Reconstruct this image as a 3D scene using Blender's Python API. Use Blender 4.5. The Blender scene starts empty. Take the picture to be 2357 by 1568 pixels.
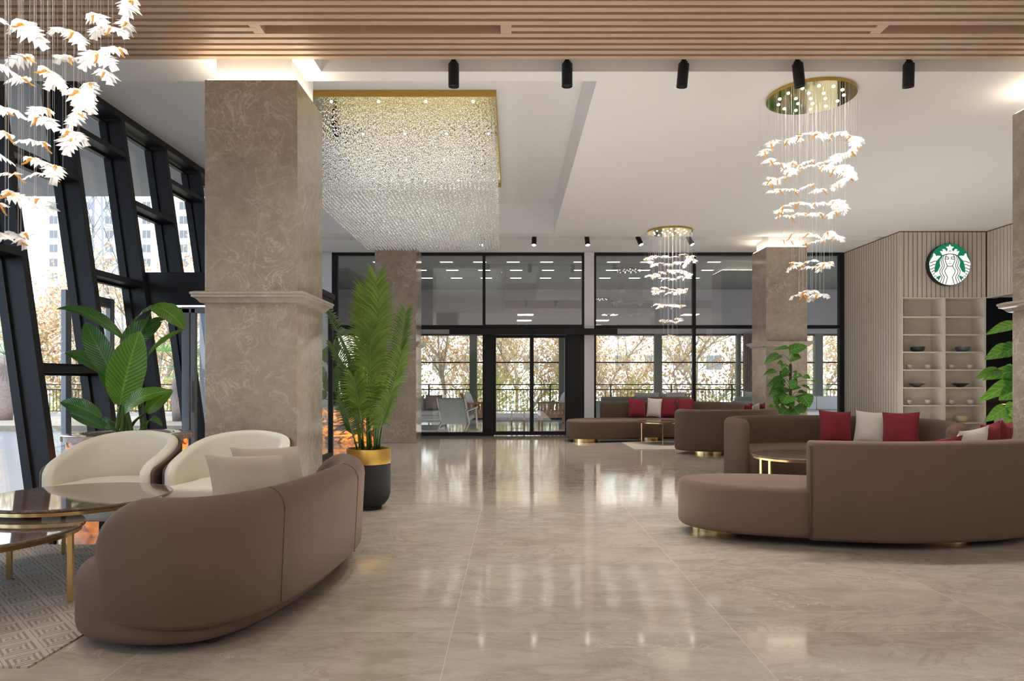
import bpy, math, random
from mathutils import Vector, Matrix, noise as mnoise
PI = math.pi
sin, cos = math.sin, math.cos
COL = bpy.context.scene.collection
SC = bpy.context.scene
EYE = 1.25          # camera height
FOC, CX, HY = 1600.0, 1178.5, 877.0   # focal length in px, vanishing point of the depth direction

def U(px, py, d):
    """point at depth d seen at a pixel of the 2357x1568 frame"""
    return Vector(((px - CX) / FOC * d, d, EYE - (py - HY) / FOC * d))

# ------------------------------------------------------------------ mesh builder
class MB:
    def __init__(s):
        s.v, s.f, s.mi, s.uv = [], [], [], None
        s.cur = 0
    def add(s, vs, fs):
        b = len(s.v)
        s.v.extend([tuple(p) for p in vs])
        s.f.extend([tuple(i + b for i in f) for f in fs])
        s.mi.extend([s.cur] * len(fs))
        return s
    def box(s, x0, x1, y0, y1, z0, z1):
        return s.add([(x0,y0,z0),(x1,y0,z0),(x1,y1,z0),(x0,y1,z0),(x0,y0,z1),(x1,y0,z1),(x1,y1,z1),(x0,y1,z1)],
                     [(0,3,2,1),(4,5,6,7),(0,1,5,4),(1,2,6,5),(2,3,7,6),(3,0,4,7)])
    def hexa(s, p):      # 8 points: bottom 4, top 4
        return s.add(p, [(0,3,2,1),(4,5,6,7),(0,1,5,4),(1,2,6,5),(2,3,7,6),(3,0,4,7)])
    def bar(s, a, b, w, h=None, up=(0,0,1)):
        """rectangular bar from a to b"""
        a, b = Vector(a), Vector(b); h = h or w
        t = (b - a).normalized(); u = Vector(up)
        if abs(t.dot(u)) > .98: u = Vector((0,1,0))
        n = t.cross(u).normalized(); m = n.cross(t).normalized()
        q = []
        for p in (a, b):
            for i, j in ((-1,-1),(1,-1),(1,1),(-1,1)):
                q.append(p + n*(i*w/2) + m*(j*h/2))
        return s.add(q, [(0,1,2,3),(7,6,5,4),(0,4,5,1),(1,5,6,2),(2,6,7,3),(3,7,4,0)])
    def prism(s, poly, z0, z1):
        n = len(poly)
        vs = [(x,y,z0) for x,y in poly] + [(x,y,z1) for x,y in poly]
        fs = [tuple(range(n-1,-1,-1)), tuple(range(n,2*n))] + [(i,(i+1)%n,n+(i+1)%n,n+i) for i in range(n)]
        return s.add(vs, fs)
    def lathe(s, prof, seg=32, c=(0,0,0), cap0=True, cap1=True):
        n = len(prof); vs = []; fs = []
        for r, z in prof:
            for k in range(seg):
                a = 2*PI*k/seg
                vs.append((c[0]+r*cos(a), c[1]+r*sin(a), c[2]+z))
        for i in range(n-1):
            for k in range(seg):
                k2 = (k+1)%seg
                fs.append((i*seg+k, i*seg+k2, (i+1)*seg+k2, (i+1)*seg+k))
        if cap0: fs.append(tuple(range(seg-1,-1,-1)))
        if cap1: fs.append(tuple(range((n-1)*seg, n*seg)))
        return s.add(vs, fs)
    def tube(s, pts, r, seg=6, caps=True):
        pts = [Vector(p) for p in pts]; n = len(pts)
        rs = r if isinstance(r, (list, tuple)) else [r]*n
        vs, fs = [], []; u = None
        for i, p in enumerate(pts):
            t = (pts[min(i+1,n-1)] - pts[max(i-1,0)]).normalized()
            if u is None:
                u = t.orthogonal().normalized()
            else:
                u = u - t*u.dot(t)
                u = u.normalized() if u.length > 1e-6 else t.orthogonal().normalized()
            w = t.cross(u)
            for k in range(seg):
                a = 2*PI*k/seg
                vs.append(p + (u*cos(a) + w*sin(a))*rs[i])
        for i in range(n-1):
            for k in range(seg):
                k2 = (k+1)%seg
                fs.append((i*seg+k, i*seg+k2, (i+1)*seg+k2, (i+1)*seg+k))
        if caps:
            fs.append(tuple(range(seg-1,-1,-1))); fs.append(tuple(range((n-1)*seg, n*seg)))
        return s.add(vs, fs)
    def quad(s, a, b, c, d):
        return s.add([a,b,c,d], [(0,1,2,3)])
    def build(s, name, mat, parent=None, smooth=False, bevel=0, world=False, seg=2, angle=None, subsurf=0):
        me = bpy.data.meshes.new(name)
        me.from_pydata([tuple(p) for p in s.v], [], s.f)
        mats = mat if isinstance(mat, (list, tuple)) else [mat]
        for m in mats: me.materials.append(m)
        if len(mats) > 1: me.polygons.foreach_set('material_index', s.mi)
        if smooth: me.polygons.foreach_set('use_smooth', [True]*len(me.polygons))
        me.update()
        if s.uv and len(s.uv) == len(s.v):
            for j, nm in enumerate(('across','along')):
                at = me.attributes.new(nm, 'FLOAT', 'POINT'); at.data.foreach_set('value', [q[j] for q in s.uv])
        if smooth and angle:
            me.set_sharp_from_angle(angle=math.radians(angle))
        o = bpy.data.objects.new(name, me)
        COL.objects.link(o)
        if parent is not None:
            o.parent = parent
            if world: o.matrix_parent_inverse = Matrix.Translation(-Vector(parent.location))
        if bevel:
            b = o.modifiers.new('edge', 'BEVEL'); b.width = bevel; b.segments = seg; b.limit_method = 'ANGLE'; b.angle_limit = math.radians(40)
        if subsurf:
            b = o.modifiers.new('soft', 'SUBSURF'); b.levels = subsurf; b.render_levels = subsurf
        return o

def tag(o, label, cat, group=None, kind=None):
    if label: o['label'] = label
    if cat: o['category'] = cat
    if group: o['group'] = group
    if kind: o['kind'] = kind
    return o
def thing(name, label, cat, loc=(0,0,0), rz=0, group=None):
    o = bpy.data.objects.new(name, None); COL.objects.link(o)
    o.empty_display_size = .1
    o.location = loc; o.rotation_euler = (0,0,rz)
    return tag(o, label, cat, group)
def struct(name, mb, mat, parent=None, **k):
    o = mb.build(name, mat, parent, **k)
    if parent is None: o['kind'] = 'structure'
    return o
def struct_root(name, loc=(0,0,0), label=None, cat=None):
    o = bpy.data.objects.new(name, None); COL.objects.link(o); o.location = loc; o['kind'] = 'structure'
    if label: o['label'] = label
    if cat: o['category'] = cat
    return o
KIDS = {}
def kids(o): return [c for c in bpy.data.objects if c.parent is o]
def dup(root, loc=None, rz=None, label=None, group=None, scale=None):
    r = root.copy(); COL.objects.link(r)
    if loc is not None: r.location = loc
    if rz is not None: r.rotation_euler = (0,0,rz)
    if scale is not None: r.scale = (scale,)*3
    if label: r['label'] = label
    if group: r['group'] = group
    for ch in kids(root):
        c = ch.copy(); COL.objects.link(c); c.parent = r
        for g in kids(ch):
            d = g.copy(); COL.objects.link(d); d.parent = c
    return r

# ------------------------------------------------------------------ curves in plan
def cr(pts, n=8, closed=False):
    """Catmull-Rom through the points"""
    P = [Vector(p) for p in pts]; N = len(P); out = []
    rng = range(N) if closed else range(N-1)
    for i in rng:
        if closed: a, b, c, d = P[(i-1)%N], P[i], P[(i+1)%N], P[(i+2)%N]
        else:
            b, c = P[i], P[i+1]
            a = P[i-1] if i > 0 else b*2 - c
            d = P[i+2] if i+2 < N else c*2 - b
        for k in range(n):
            t = k/n
            out.append(.5*((2*b) + (c-a)*t + (2*a-5*b+4*c-d)*t*t + (3*b-a-3*c+d)*t**3))
    if not closed: out.append(P[-1].copy())
    return out
def resample(pts, svals):
    L = [0]
    for a, b in zip(pts, pts[1:]): L.append(L[-1] + (b-a).length)
    out = []; j = 0
    for s in svals:
        s = min(max(s,0), L[-1])
        while j < len(L)-2 and L[j+1] < s: j += 1
        t = (s - L[j])/max(L[j+1]-L[j],1e-9)
        out.append(pts[j].lerp(pts[j+1], t))
    return out, L[-1]
def length(pts): return sum((b-a).length for a, b in zip(pts, pts[1:]))

def sweep(mb, path, t, z0, zt, rt=.06, rb=.02, er=None, erz=0, flare=0, step=.05, side=(1,1)):
    """upholstered wall of thickness t along a plan path; rounded top, rounded ends.
    zt: number or function of 0..1 ; er: plan rounding of the two ends ; erz: vertical rounding (length) of the top at the ends"""
    pts = cr([(p[0],p[1]) for p in path], 16)
    T = length(pts); er = t/2 if er is None else er
    R = max(er, erz)
    sv = []
    k = 8
    for i in range(k+1): sv.append(R*(1-cos(PI/2*i/k)))
    n = max(4, int((T-2*R)/step))
    for i in range(1, n): sv.append(R + (T-2*R)*i/n)
    for i in range(k+1): sv.append(T - R*(1-cos(PI/2*(k-i)/k)))
    st, T = resample(pts, sv)
    secs = []
    for i, p in enumerate(st):
        a, b = st[max(i-1,0)], st[min(i+1,len(st)-1)]
        tg = (b-a).normalized(); n2 = Vector((-tg.y, tg.x))
        D = min(sv[i], T-sv[i])
        f = 1.0
        if er > 0 and D < er: f = math.sqrt(max(0, 1-(1-D/er)**2))
        f = max(f, .04)
        z1 = zt(sv[i]/T) if callable(zt) else zt
        if erz > 0 and D < erz: z1 = z1 - erz*(1-math.sqrt(max(0,1-(1-D/erz)**2)))
        h = t/2*f; ru = min(rt, h); rv = rt
        sec = [(-h+min(rb,h)*.9, z0), (-h, z0+rb)]
        q = 5
        for j in range(q+1):
            an = PI/2*j/q
            sec.append((-h+ru*(1-cos(an)), z1-rv+rv*sin(an)))
        for j in range(q+1):
            an = PI/2*(q-j)/q
            sec.append((h-ru*(1-cos(an)), z1-rv+rv*sin(an)))
        sec += [(h, z0+rb), (h-min(rb,h)*.9, z0)]
        secs.append([Vector((p.x + n2.x*(u + flare*(z-z0)/(max(z1-z0,.01))), p.y + n2.y*(u + flare*(z-z0)/(max(z1-z0,.01))), z)) for u, z in sec])
    m = len(secs[0]); vs = [v for s_ in secs for v in s_]; fs = []
    for i in range(len(secs)-1):
        for j in range(m):
            j2 = (j+1)%m
            fs.append((i*m+j, (i+1)*m+j, (i+1)*m+j2, i*m+j2))
    fs.append(tuple(range(m))); fs.append(tuple(range((len(secs)-1)*m+m-1, (len(secs)-1)*m-1, -1)))
    mb.add(vs, fs)
    return mb

def pad(mb, outline, z0, z1, rt=.05, rb=.03, n=6, crown=0.0, dense=True):
    """cushion with a plan outline (closed) and rounded rims"""
    P = cr([(p[0],p[1]) for p in outline], n, True) if dense else [Vector((p[0],p[1])) for p in outline]
    A = sum(a.x*b.y - b.x*a.y for a, b in zip(P, P[1:]+P[:1]))
    if A < 0: P.reverse()
    N = len(P); nor = []
    for i in range(N):
        t = (P[(i+1)%N]-P[i-1]).normalized(); nor.append(Vector((-t.y, t.x)))   # inward
    lev = [(rb, z0)]
    for j in range(1,4):
        a = PI/2*j/3; lev.append((rb*(1-sin(a)), z0+rb*(1-cos(a))))
    for j in range(6):
        a = PI/2*j/5; lev.append((rt*(1-cos(a)), z1-rt+rt*sin(a)))
    vs, fs = [], []
    for ins, z in lev:
        for p, q in zip(P, nor): vs.append((p.x+q.x*ins, p.y+q.y*ins, z))
    for i in range(len(lev)-1):
        for k in range(N):
            k2 = (k+1)%N
            fs.append((i*N+k, i*N+k2, (i+1)*N+k2, (i+1)*N+k))
    fs.append(tuple(range(N-1,-1,-1))); fs.append(tuple(range((len(lev)-1)*N, len(lev)*N)))
    mb.add(vs, fs)
    return mb

def pillow_mesh(mb, w, h, th, n=14, seed=0):
    rnd = random.Random(seed)
    vs, fs = [], []
    for side in (1,-1):
        b = len(vs)
        for i in range(n+1):
            for j in range(n+1):
                u = -1+2*i/n; v = -1+2*j/n
                pin = .07
                x = w/2*u*(1-pin*(1-u*u)*0 - pin*(1-v*v)*abs(u)**3)
                z = h/2*v*(1-pin*(1-u*u)*abs(v)**3)
                e = max(0,(1-abs(u)**2.4))*max(0,(1-abs(v)**2.4))
                y = side*th/2*e**.55
                y += side*.006*mnoise.noise(Vector((u*2.3+seed*7, v*2.3, side)))*min(1,e*3)
                vs.append((x, y, z+h/2))
        for i in range(n):
            for j in range(n):
                q = (b+i*(n+1)+j, b+(i+1)*(n+1)+j, b+(i+1)*(n+1)+j+1, b+i*(n+1)+j+1)
                fs.append(q if side < 0 else q[::-1])
    mb.add(vs, fs)
    return mb

def blade(mb, base, tip, normal, width, arch=0, fold=.15, prof=None, n=10, ripple=0, seed=0, twist=0):
    """a leaf: midrib from base to tip, arching along normal, folded along the midrib"""
    base, tip, normal = Vector(base), Vector(tip), Vector(normal).normalized()
    prof = prof or (lambda s: (sin(PI*min(1,s**.8)))**.8)
    P = []
    for i in range(n+1):
        s = i/n
        P.append(base.lerp(tip, s) + normal*(arch*4*s*(1-s)))
    vs, fs = [], []
    us = (-1,-.75,-.5,-.25,-.06,0,.06,.25,.5,.75,1)
    for i, p in enumerate(P):
        s = i/n
        t = (P[min(i+1,n)]-P[max(i-1,0)]).normalized()
        sd = t.cross(normal)
        sd = sd.normalized() if sd.length > 1e-5 else t.orthogonal().normalized()
        nn = sd.cross(t).normalized()
        if twist:
            R = Matrix.Rotation(twist*s, 3, t); sd = R @ sd; nn = R @ nn
        w = width/2*prof(s)
        for u in us:
            rp = ripple*sin(s*26+u*3+seed)*abs(u)*w if ripple else 0
            vs.append(p + sd*(u*w) + nn*(fold*(abs(u)**1.3)*w + rp))
    m = len(us)
    mb.uv = (mb.uv or []) + [(u, i/n) for i in range(n+1) for u in us]
    for i in range(n):
        for j in range(m-1):
            fs.append((i*m+j, i*m+j+1, (i+1)*m+j+1, (i+1)*m+j))
    mb.add(vs, fs)
    return P

# ------------------------------------------------------------------ materials
class NT:
    def __init__(s, name):
        s.m = bpy.data.materials.new(name); s.m.use_nodes = True
        s.t = s.m.node_tree; s.n = s.t.nodes; s.l = s.t.links
        s.out = s.n['Material Output']; s.b = s.n['Principled BSDF']
    def node(s, typ, **k):
        nd = s.n.new(typ)
        for a, v in k.items():
            if a in nd.inputs: nd.inputs[a].default_value = v
            else: setattr(nd, a, v)
        return nd
    def link(s, a, b): s.l.new(a, b)
    def coord(s, scale=(1,1,1), kind='Object', rot=(0,0,0), loc=(0,0,0)):
        tc = s.node('ShaderNodeTexCoord'); mp = s.node('ShaderNodeMapping')
        mp.inputs['Scale'].default_value = scale; mp.inputs['Rotation'].default_value = rot; mp.inputs['Location'].default_value = loc
        s.link(tc.outputs[kind], mp.inputs[0]); return mp.outputs[0]
    def noise(s, vec, scale, detail=4, rough=.55, dist=0):
        nd = s.node('ShaderNodeTexNoise'); nd.inputs['Scale'].default_value = scale; nd.inputs['Detail'].default_value = detail
        nd.inputs['Roughness'].default_value = rough; nd.inputs['Distortion'].default_value = dist
        if vec is not None: s.link(vec, nd.inputs['Vector'])
        return nd.outputs['Fac']
    def ramp(s, fac, stops, interp='LINEAR'):
        nd = s.node('ShaderNodeValToRGB'); e = nd.color_ramp.elements; nd.color_ramp.interpolation = interp
        while len(e) < len(stops): e.new(.5)
        for el, (p, c) in zip(e, stops):
            el.position = p; el.color = (c,c,c,1) if isinstance(c,(int,float)) else (*c,1)
        s.link(fac, nd.inputs['Fac']); return nd.outputs['Color']
    def mix(s, fac, a, b, mode='MIX'):
        nd = s.node('ShaderNodeMix', data_type='RGBA', blend_type=mode)
        for sock, v in ((nd.inputs[0], fac), (nd.inputs[6], a), (nd.inputs[7], b)):
            if isinstance(v, (int,float)): sock.default_value = v
            elif isinstance(v, tuple): sock.default_value = (*v,1)
            else: s.link(v, sock)
        return nd.outputs[2]
    def math(s, op, a, b=None, c=None):
        nd = s.node('ShaderNodeMath', operation=op)
        for i, v in enumerate((a,b,c)):
            if v is None: continue
            if isinstance(v,(int,float)): nd.inputs[i].default_value = v
            else: s.link(v, nd.inputs[i])
        return nd.outputs[0]
    def bump(s, h, strength=.3, dist=.01):
        nd = s.node('ShaderNodeBump'); nd.inputs['Strength'].default_value = strength; nd.inputs['Distance'].default_value = dist
        s.link(h, nd.inputs['Height']); s.link(nd.outputs[0], s.b.inputs['Normal'])
    def col(s, c):
        if isinstance(c, tuple): s.b.inputs['Base Color'].default_value = (*c,1)
        else: s.link(c, s.b.inputs['Base Color'])
    def set(s, **k):
        for a, v in k.items(): s.b.inputs[a.replace('_',' ')].default_value = v
        return s

def plain(name, c, rough=.5, metal=0, var=.06, scale=12, **k):
    """plain colour with a little procedural variation"""
    t = NT(name)
    f = t.noise(t.coord(), scale, 3)
    t.col(t.mix(f, tuple(max(0,x*(1-var)) for x in c), tuple(min(1,x*(1+var)) for x in c)))
    t.set(Roughness=rough, Metallic=metal, **k)
    if max(c) < .06: t.b.inputs['Specular IOR Level'].default_value = .22
    return t.m
def emit(name, c, strength):
    t = NT(name); t.col((0,0,0)); t.set(Roughness=.5)
    t.b.inputs['Emission Color'].default_value = (*c,1); t.b.inputs['Emission Strength'].default_value = strength
    return t.m
def fabric(name, c, var=.12, fine=420, sheen=.12):
    t = NT(name); v = t.coord()
    f = t.noise(v, 5, 4); g = t.noise(v, fine, 2, .7)
    a = t.mix(f, tuple(x*(1-var) for x in c), tuple(x*(1+var) for x in c))
    t.col(t.mix(t.math('MULTIPLY', g, .35), a, tuple(x*.45 for x in c)))
    t.set(Roughness=.9); t.b.inputs['Sheen Weight'].default_value = sheen; t.b.inputs['Sheen Roughness'].default_value = .45
    t.b.inputs['Sheen Tint'].default_value = (*[min(1,x*2.5+.15) for x in c],1)
    t.bump(g, .25, .002)
    return t.m
def stone(name, base, dark, vein, rough=.12, scale=1.0, veinw=.02, veins=.8, stretch=(1,1,1)):
    t = NT(name); v = t.coord(stretch)
    n1 = t.noise(v, 1.6*scale, 6, .62, .6); n2 = t.noise(v, 7*scale, 8, .7, .8)
    c = t.mix(t.ramp(n1, [(.32,0.0),(.68,1.0)]), dark, base)
    c = t.mix(t.ramp(n2, [(.40,0.0),(.70,.55)]), c, tuple(min(1,x*1.25) for x in base))
    n3 = t.noise(v, 2.6*scale, 5, .6, 1.4)
    d = t.math('ABSOLUTE', t.math('SUBTRACT', n3, .5))
    k = t.ramp(d, [(0,1.0),(veinw,0.0)])
    n4 = t.noise(v, 5.5*scale, 5, .6, 1.0)
    d2 = t.math('ABSOLUTE', t.math('SUBTRACT', n4, .48))
    k2 = t.ramp(d2, [(0,.6),(veinw*.8,0.0)])
    msk = t.ramp(t.noise(v, 1.1*scale, 3), [(.4,.15),(.65,1.0)])
    kk = t.math('MULTIPLY', t.math('MAXIMUM', k, k2), t.math('MULTIPLY', msk, veins))
    c = t.mix(kk, c, vein)
    t.col(c); t.set(Roughness=rough)
    return t.m

M = {}
M['white'] = plain('white_plaster', (.88,.87,.855), .7, 0, .015)
M['white2'] = plain('white_panel', (.84,.83,.815), .45, 0, .015)
M['black'] = plain('black_powder_coat', (.018,.018,.020), .38, 0, .1)
M['charcoal'] = plain('charcoal_aluminium', (.022,.022,.024), .42, .1, .08)
M['greyframe'] = plain('grey_aluminium', (.22,.23,.24), .38, .5, .06)
M['greenpost'] = plain('dark_grey_green_post', (.10,.115,.10), .5, 0, .1)
M['brass'] = plain('brushed_brass', (.78,.56,.26), .22, 1.0, .06)
M['goldmirror'] = plain('polished_gold', (.72,.60,.30), .05, 1.0, .02)
M['goldpaint'] = plain('satin_gold_paint', (.50,.31,.07), .36, .75, .05)
M['potblack'] = plain('matt_black_pot', (.018,.017,.017), .62, 0, .2, 90)
M['soil'] = plain('dark_soil', (.03,.02,.014), .95, 0, .4, 60)
M['mauve'] = plain('mauve_grey_wall', (.38,.35,.355), .7, 0, .03)
M['lounge_ceiling'] = plain('dark_grey_soffit', (.16,.16,.165), .7, 0, .04)
M['sofa'] = fabric('brown_wool', (.112,.068,.046))
M['sofa_dark'] = fabric('brown_wool_sofa', (.112,.068,.046))
M['cream'] = fabric('cream_leather_cloth', (.74,.69,.57), .04, 200, .15)
M['beige'] = fabric('beige_velvet', (.36,.30,.24), .12, 160, .5)
M['red'] = fabric('burgundy_velvet', (.20,.012,.022), .2, 300, .35)
M['offwhite'] = fabric('off_white_linen', (.66,.60,.54), .05, 300, .3)
M['chairbrown'] = plain('dark_brown_leather', (.085,.052,.038), .5, 0, .1)
M['darkwood'] = plain('dark_stained_wood', (.05,.028,.018), .45, 0, .15)
M['piping'] = plain('brown_piping', (.07,.042,.03), .8, 0, .1)
M['marble_top'] = stone('brown_marble', (.155,.115,.085), (.07,.048,.036), (.55,.47,.38), .05, 2.2, .012, .55)
M['pillar'] = stone('taupe_marble', (.38,.305,.235), (.27,.21,.16), (.62,.55,.47), .16, 1.25, .022, .7)
M['ledge'] = stone('taupe_marble_ledge', (.42,.36,.30), (.34,.28,.23), (.62,.56,.5), .2, 2.0, .02, .4)
M['leaf_dark'] = None
def wood(name, light, dark, rough=.45, stretch=(1.2,14,14)):
    t = NT(name); v = t.coord(stretch)
    n = t.noise(v, 2.2, 6, .6, .4); n2 = t.noise(v, 9, 4)
    c = t.mix(t.ramp(n, [(.3,0.0),(.7,1.0)]), dark, light)
    c = t.mix(t.math('MULTIPLY', n2, .25), c, tuple(x*.75 for x in dark))
    t.col(c); t.set(Roughness=rough); return t.m
M['slat'] = wood('oak_slat', (.60,.44,.315), (.50,.355,.245))
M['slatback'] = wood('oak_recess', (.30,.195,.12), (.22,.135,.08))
M['kiosk'] = wood('pale_ash_panel', (.72,.64,.55), (.64,.56,.47), .5, (8,8,.8))
M['kiosk_gap'] = plain('groove_brown', (.10,.07,.05), .8)
M['shelfwood'] = wood('pale_birch_shelf', (.84,.77,.67), (.77,.69,.59), .5, (2,10,10))
M['teak'] = wood('teak', (.25,.115,.055), (.17,.075,.035), .5, (3,3,3))

def floor_mat():
    t = NT('polished_marble_tiles')
    tc = t.node('ShaderNodeTexCoord'); sep = t.node('ShaderNodeSeparateXYZ'); t.link(tc.outputs['Object'], sep.inputs[0])
    u = t.math('DIVIDE', t.math('ADD', sep.outputs[0], .30+1.41*40), 1.41)
    w = t.math('DIVIDE', t.math('ADD', sep.outputs[1], 1.77*40-3.466), 1.77)
    fu, fw = t.math('FRACT', u), t.math('FRACT', w)
    iu, iw = t.math('FLOOR', u), t.math('FLOOR', w)
    comb = t.node('ShaderNodeCombineXYZ'); t.link(iu, comb.inputs[0]); t.link(iw, comb.inputs[1])
    wn = t.node('ShaderNodeTexWhiteNoise', noise_dimensions='2D'); t.link(comb.outputs[0], wn.inputs['Vector'])
    sc_ = t.node('ShaderNodeVectorMath', operation='SCALE'); t.link(wn.outputs['Color'], sc_.inputs[0]); sc_.inputs['Scale'].default_value = 9
    ad = t.node('ShaderNodeVectorMath', operation='ADD'); t.link(tc.outputs['Object'], ad.inputs[0]); t.link(sc_.outputs[0], ad.inputs[1])
    mp = t.node('ShaderNodeMapping'); mp.inputs['Scale'].default_value = (.75,1.5,1); mp.inputs['Rotation'].default_value = (0,0,.25); t.link(ad.outputs[0], mp.inputs[0]); v = mp.outputs[0]
    n1 = t.noise(v, 1.1, 7, .65, .9); n2 = t.noise(v, 4.5, 9, .72, 1.0)
    c = t.mix(t.ramp(n1, [(.33,0.0),(.66,1.0)]), (.30,.245,.195), (.40,.34,.28))
    c = t.mix(t.ramp(n2, [(.42,0.0),(.74,.75)]), c, (.50,.44,.375))
    n3 = t.noise(v, 2.0, 6, .62, 1.6); d = t.math('ABSOLUTE', t.math('SUBTRACT', n3, .5))
    k = t.ramp(d, [(0,1.0),(.010,0.0)]); msk = t.ramp(t.noise(v, 1.3, 3), [(.5,0.0),(.68,1.0)])
    c = t.mix(t.math('MULTIPLY', t.math('MULTIPLY', k, msk), .75), c, (.66,.58,.50))
    n5 = t.noise(v, 1.5, 6, .6, 1.2); d5 = t.math('ABSOLUTE', t.math('SUBTRACT', n5, .46))
    k5 = t.math('MULTIPLY', t.ramp(d5, [(0,1.0),(.02,0.0)]), .35)
    c = t.mix(k5, c, (.22,.165,.12))
    # joints
    ju = t.math('MINIMUM', fu, t.math('SUBTRACT', 1, fu)); jw = t.math('MINIMUM', fw, t.math('SUBTRACT', 1, fw))
    j = t.math('MAXIMUM', t.math('LESS_THAN', ju, .0016), t.math('LESS_THAN', jw, .0012))
    c = t.mix(t.math('MULTIPLY', j, .6), c, (.60,.50,.40))
    t.col(c)
    r = t.ramp(n2, [(.3,.06),(.75,.11)]); t.link(r, t.b.inputs['Roughness'])
    t.b.inputs['IOR'].default_value = 1.62
    wv = t.noise(tc.outputs['Object'], 1.2, 2); t.bump(wv, .02, .02)
    return t.m
M['floor'] = floor_mat()

def rug_mat():
    t = NT('key_pattern_rug')
    tc = t.node('ShaderNodeTexCoord'); sep = t.node('ShaderNodeSeparateXYZ'); t.link(tc.outputs['Object'], sep.inputs[0])
    X, Y = sep.outputs[0], sep.outputs[1]
    P = .215
    a = t.math('DIVIDE', t.math('ADD', t.math('ADD', X, Y), 40), P*1.15); b = t.math('DIVIDE', t.math('ADD', t.math('SUBTRACT', X, Y), 40), P*1.15)
    fa, fb = t.math('FRACT', a), t.math('FRACT', b)
    ca, cb = t.math('ABSOLUTE', t.math('SUBTRACT', fa, .5)), t.math('ABSOLUTE', t.math('SUBTRACT', fb, .5))
    m = t.math('MAXIMUM', ca, cb)
    # square spiral: radius shifted by the angle
    sa, sb = t.math('SUBTRACT', fa, .5), t.math('SUBTRACT', fb, .5)
    quad = t.math('MULTIPLY', t.math('GREATER_THAN', t.math('ADD', sa, sb), 0), .0714)
    ring = t.math('FRACT', t.math('MULTIPLY', t.math('ADD', m, quad), 7))
    line = t.math('GREATER_THAN', ring, .48)
    edge = t.math('GREATER_THAN', m, .455)
    k = t.math('MAXIMUM', line, edge)
    n = t.noise(tc.outputs['Object'], 220, 2, .7)
    c = t.mix(k, (.25,.195,.15), (.45,.395,.33))
    c = t.mix(t.math('MULTIPLY', n, .3), c, (.12,.09,.07))
    t.col(c); t.set(Roughness=.95); t.bump(t.math('ADD', k, t.math('MULTIPLY', n, .4)), .5, .004)
    return t.m
M['rug'] = rug_mat()
def plain_rug():
    t = NT('greige_rug'); v = t.coord(); n = t.noise(v, 160, 3, .7); n1 = t.noise(v, 9, 3)
    t.col(t.mix(n, t.mix(n1, (.36,.31,.265), (.44,.385,.33)), (.24,.21,.185))); t.set(Roughness=.95); t.bump(n, .5, .004); return t.m
M['rug_plain'] = plain_rug()

def glass(name, refl=.05, tint=(.93,.95,.94)):
    t = NT(name); t.n.remove(t.b)
    tr = t.node('ShaderNodeBsdfTransparent'); tr.inputs[0].default_value = (*tint,1)
    gl = t.node('ShaderNodeBsdfGlossy'); gl.inputs['Roughness'].default_value = .012; gl.inputs[0].default_value = (.95,.97,.97,1)
    fr = t.node('ShaderNodeLayerWeight'); fr.inputs[0].default_value = .5
    f = t.math('MULTIPLY_ADD', t.math('POWER', fr.outputs['Facing'], 5), .9, .035+refl)
    mx = t.node('ShaderNodeMixShader'); t.link(f, mx.inputs[0]); t.link(tr.outputs[0], mx.inputs[1]); t.link(gl.outputs[0], mx.inputs[2])
    t.link(mx.outputs[0], t.out.inputs[0]); return t.m
M['glass'] = glass('clear_window_glass', .05, (.96,.97,.96))
M['glass_plain'] = glass('outer_window_glass', .0)
M['glass_left'] = glass('curtain_wall_glass', .01, (.95,.97,.98))

def onyx(name='backlit_onyx', s=0.0):
    t = NT(name); v = t.coord((1.6,1.6,4.2))
    n1 = t.noise(v, 2.2, 6, .65, 1.5); n2 = t.noise(v, 6, 6, .7, .8)
    c = t.ramp(n1, [(.30-s,(.16,.14,.13)),(.42-s,(.40,.33,.28)),(.50-s,(.55,.42,.33)),(.56-s,(.85,.35,.08)),(.66-s,(.95,.42,.10)),(.74-s,(.55,.48,.42))])
    t.col(c); t.set(Roughness=.08)
    e = t.ramp(n1, [(.45-s,0.0),(.53-s,.5),(.60-s,1.0),(.72-s,.2)])
    e2 = t.math('MULTIPLY', e, t.ramp(n2, [(.3,.25),(.65,1.0)]))
    ec = t.ramp(n1, [(.4,(.9,.16,.015)),(.62,(1.0,.34,.05))])
    t.link(ec, t.b.inputs['Emission Color']); t.link(t.math('MULTIPLY', e2, 2.4), t.b.inputs['Emission Strength'])
    return t.m
M['onyx'] = onyx()
M['onyx_near'] = onyx('backlit_onyx_deep', .07)
M['onyx_rim'] = stone('onyx_rim_stone', (.50,.40,.33), (.30,.22,.17), (.75,.68,.6), .06, 3, .03, .7)

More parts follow.
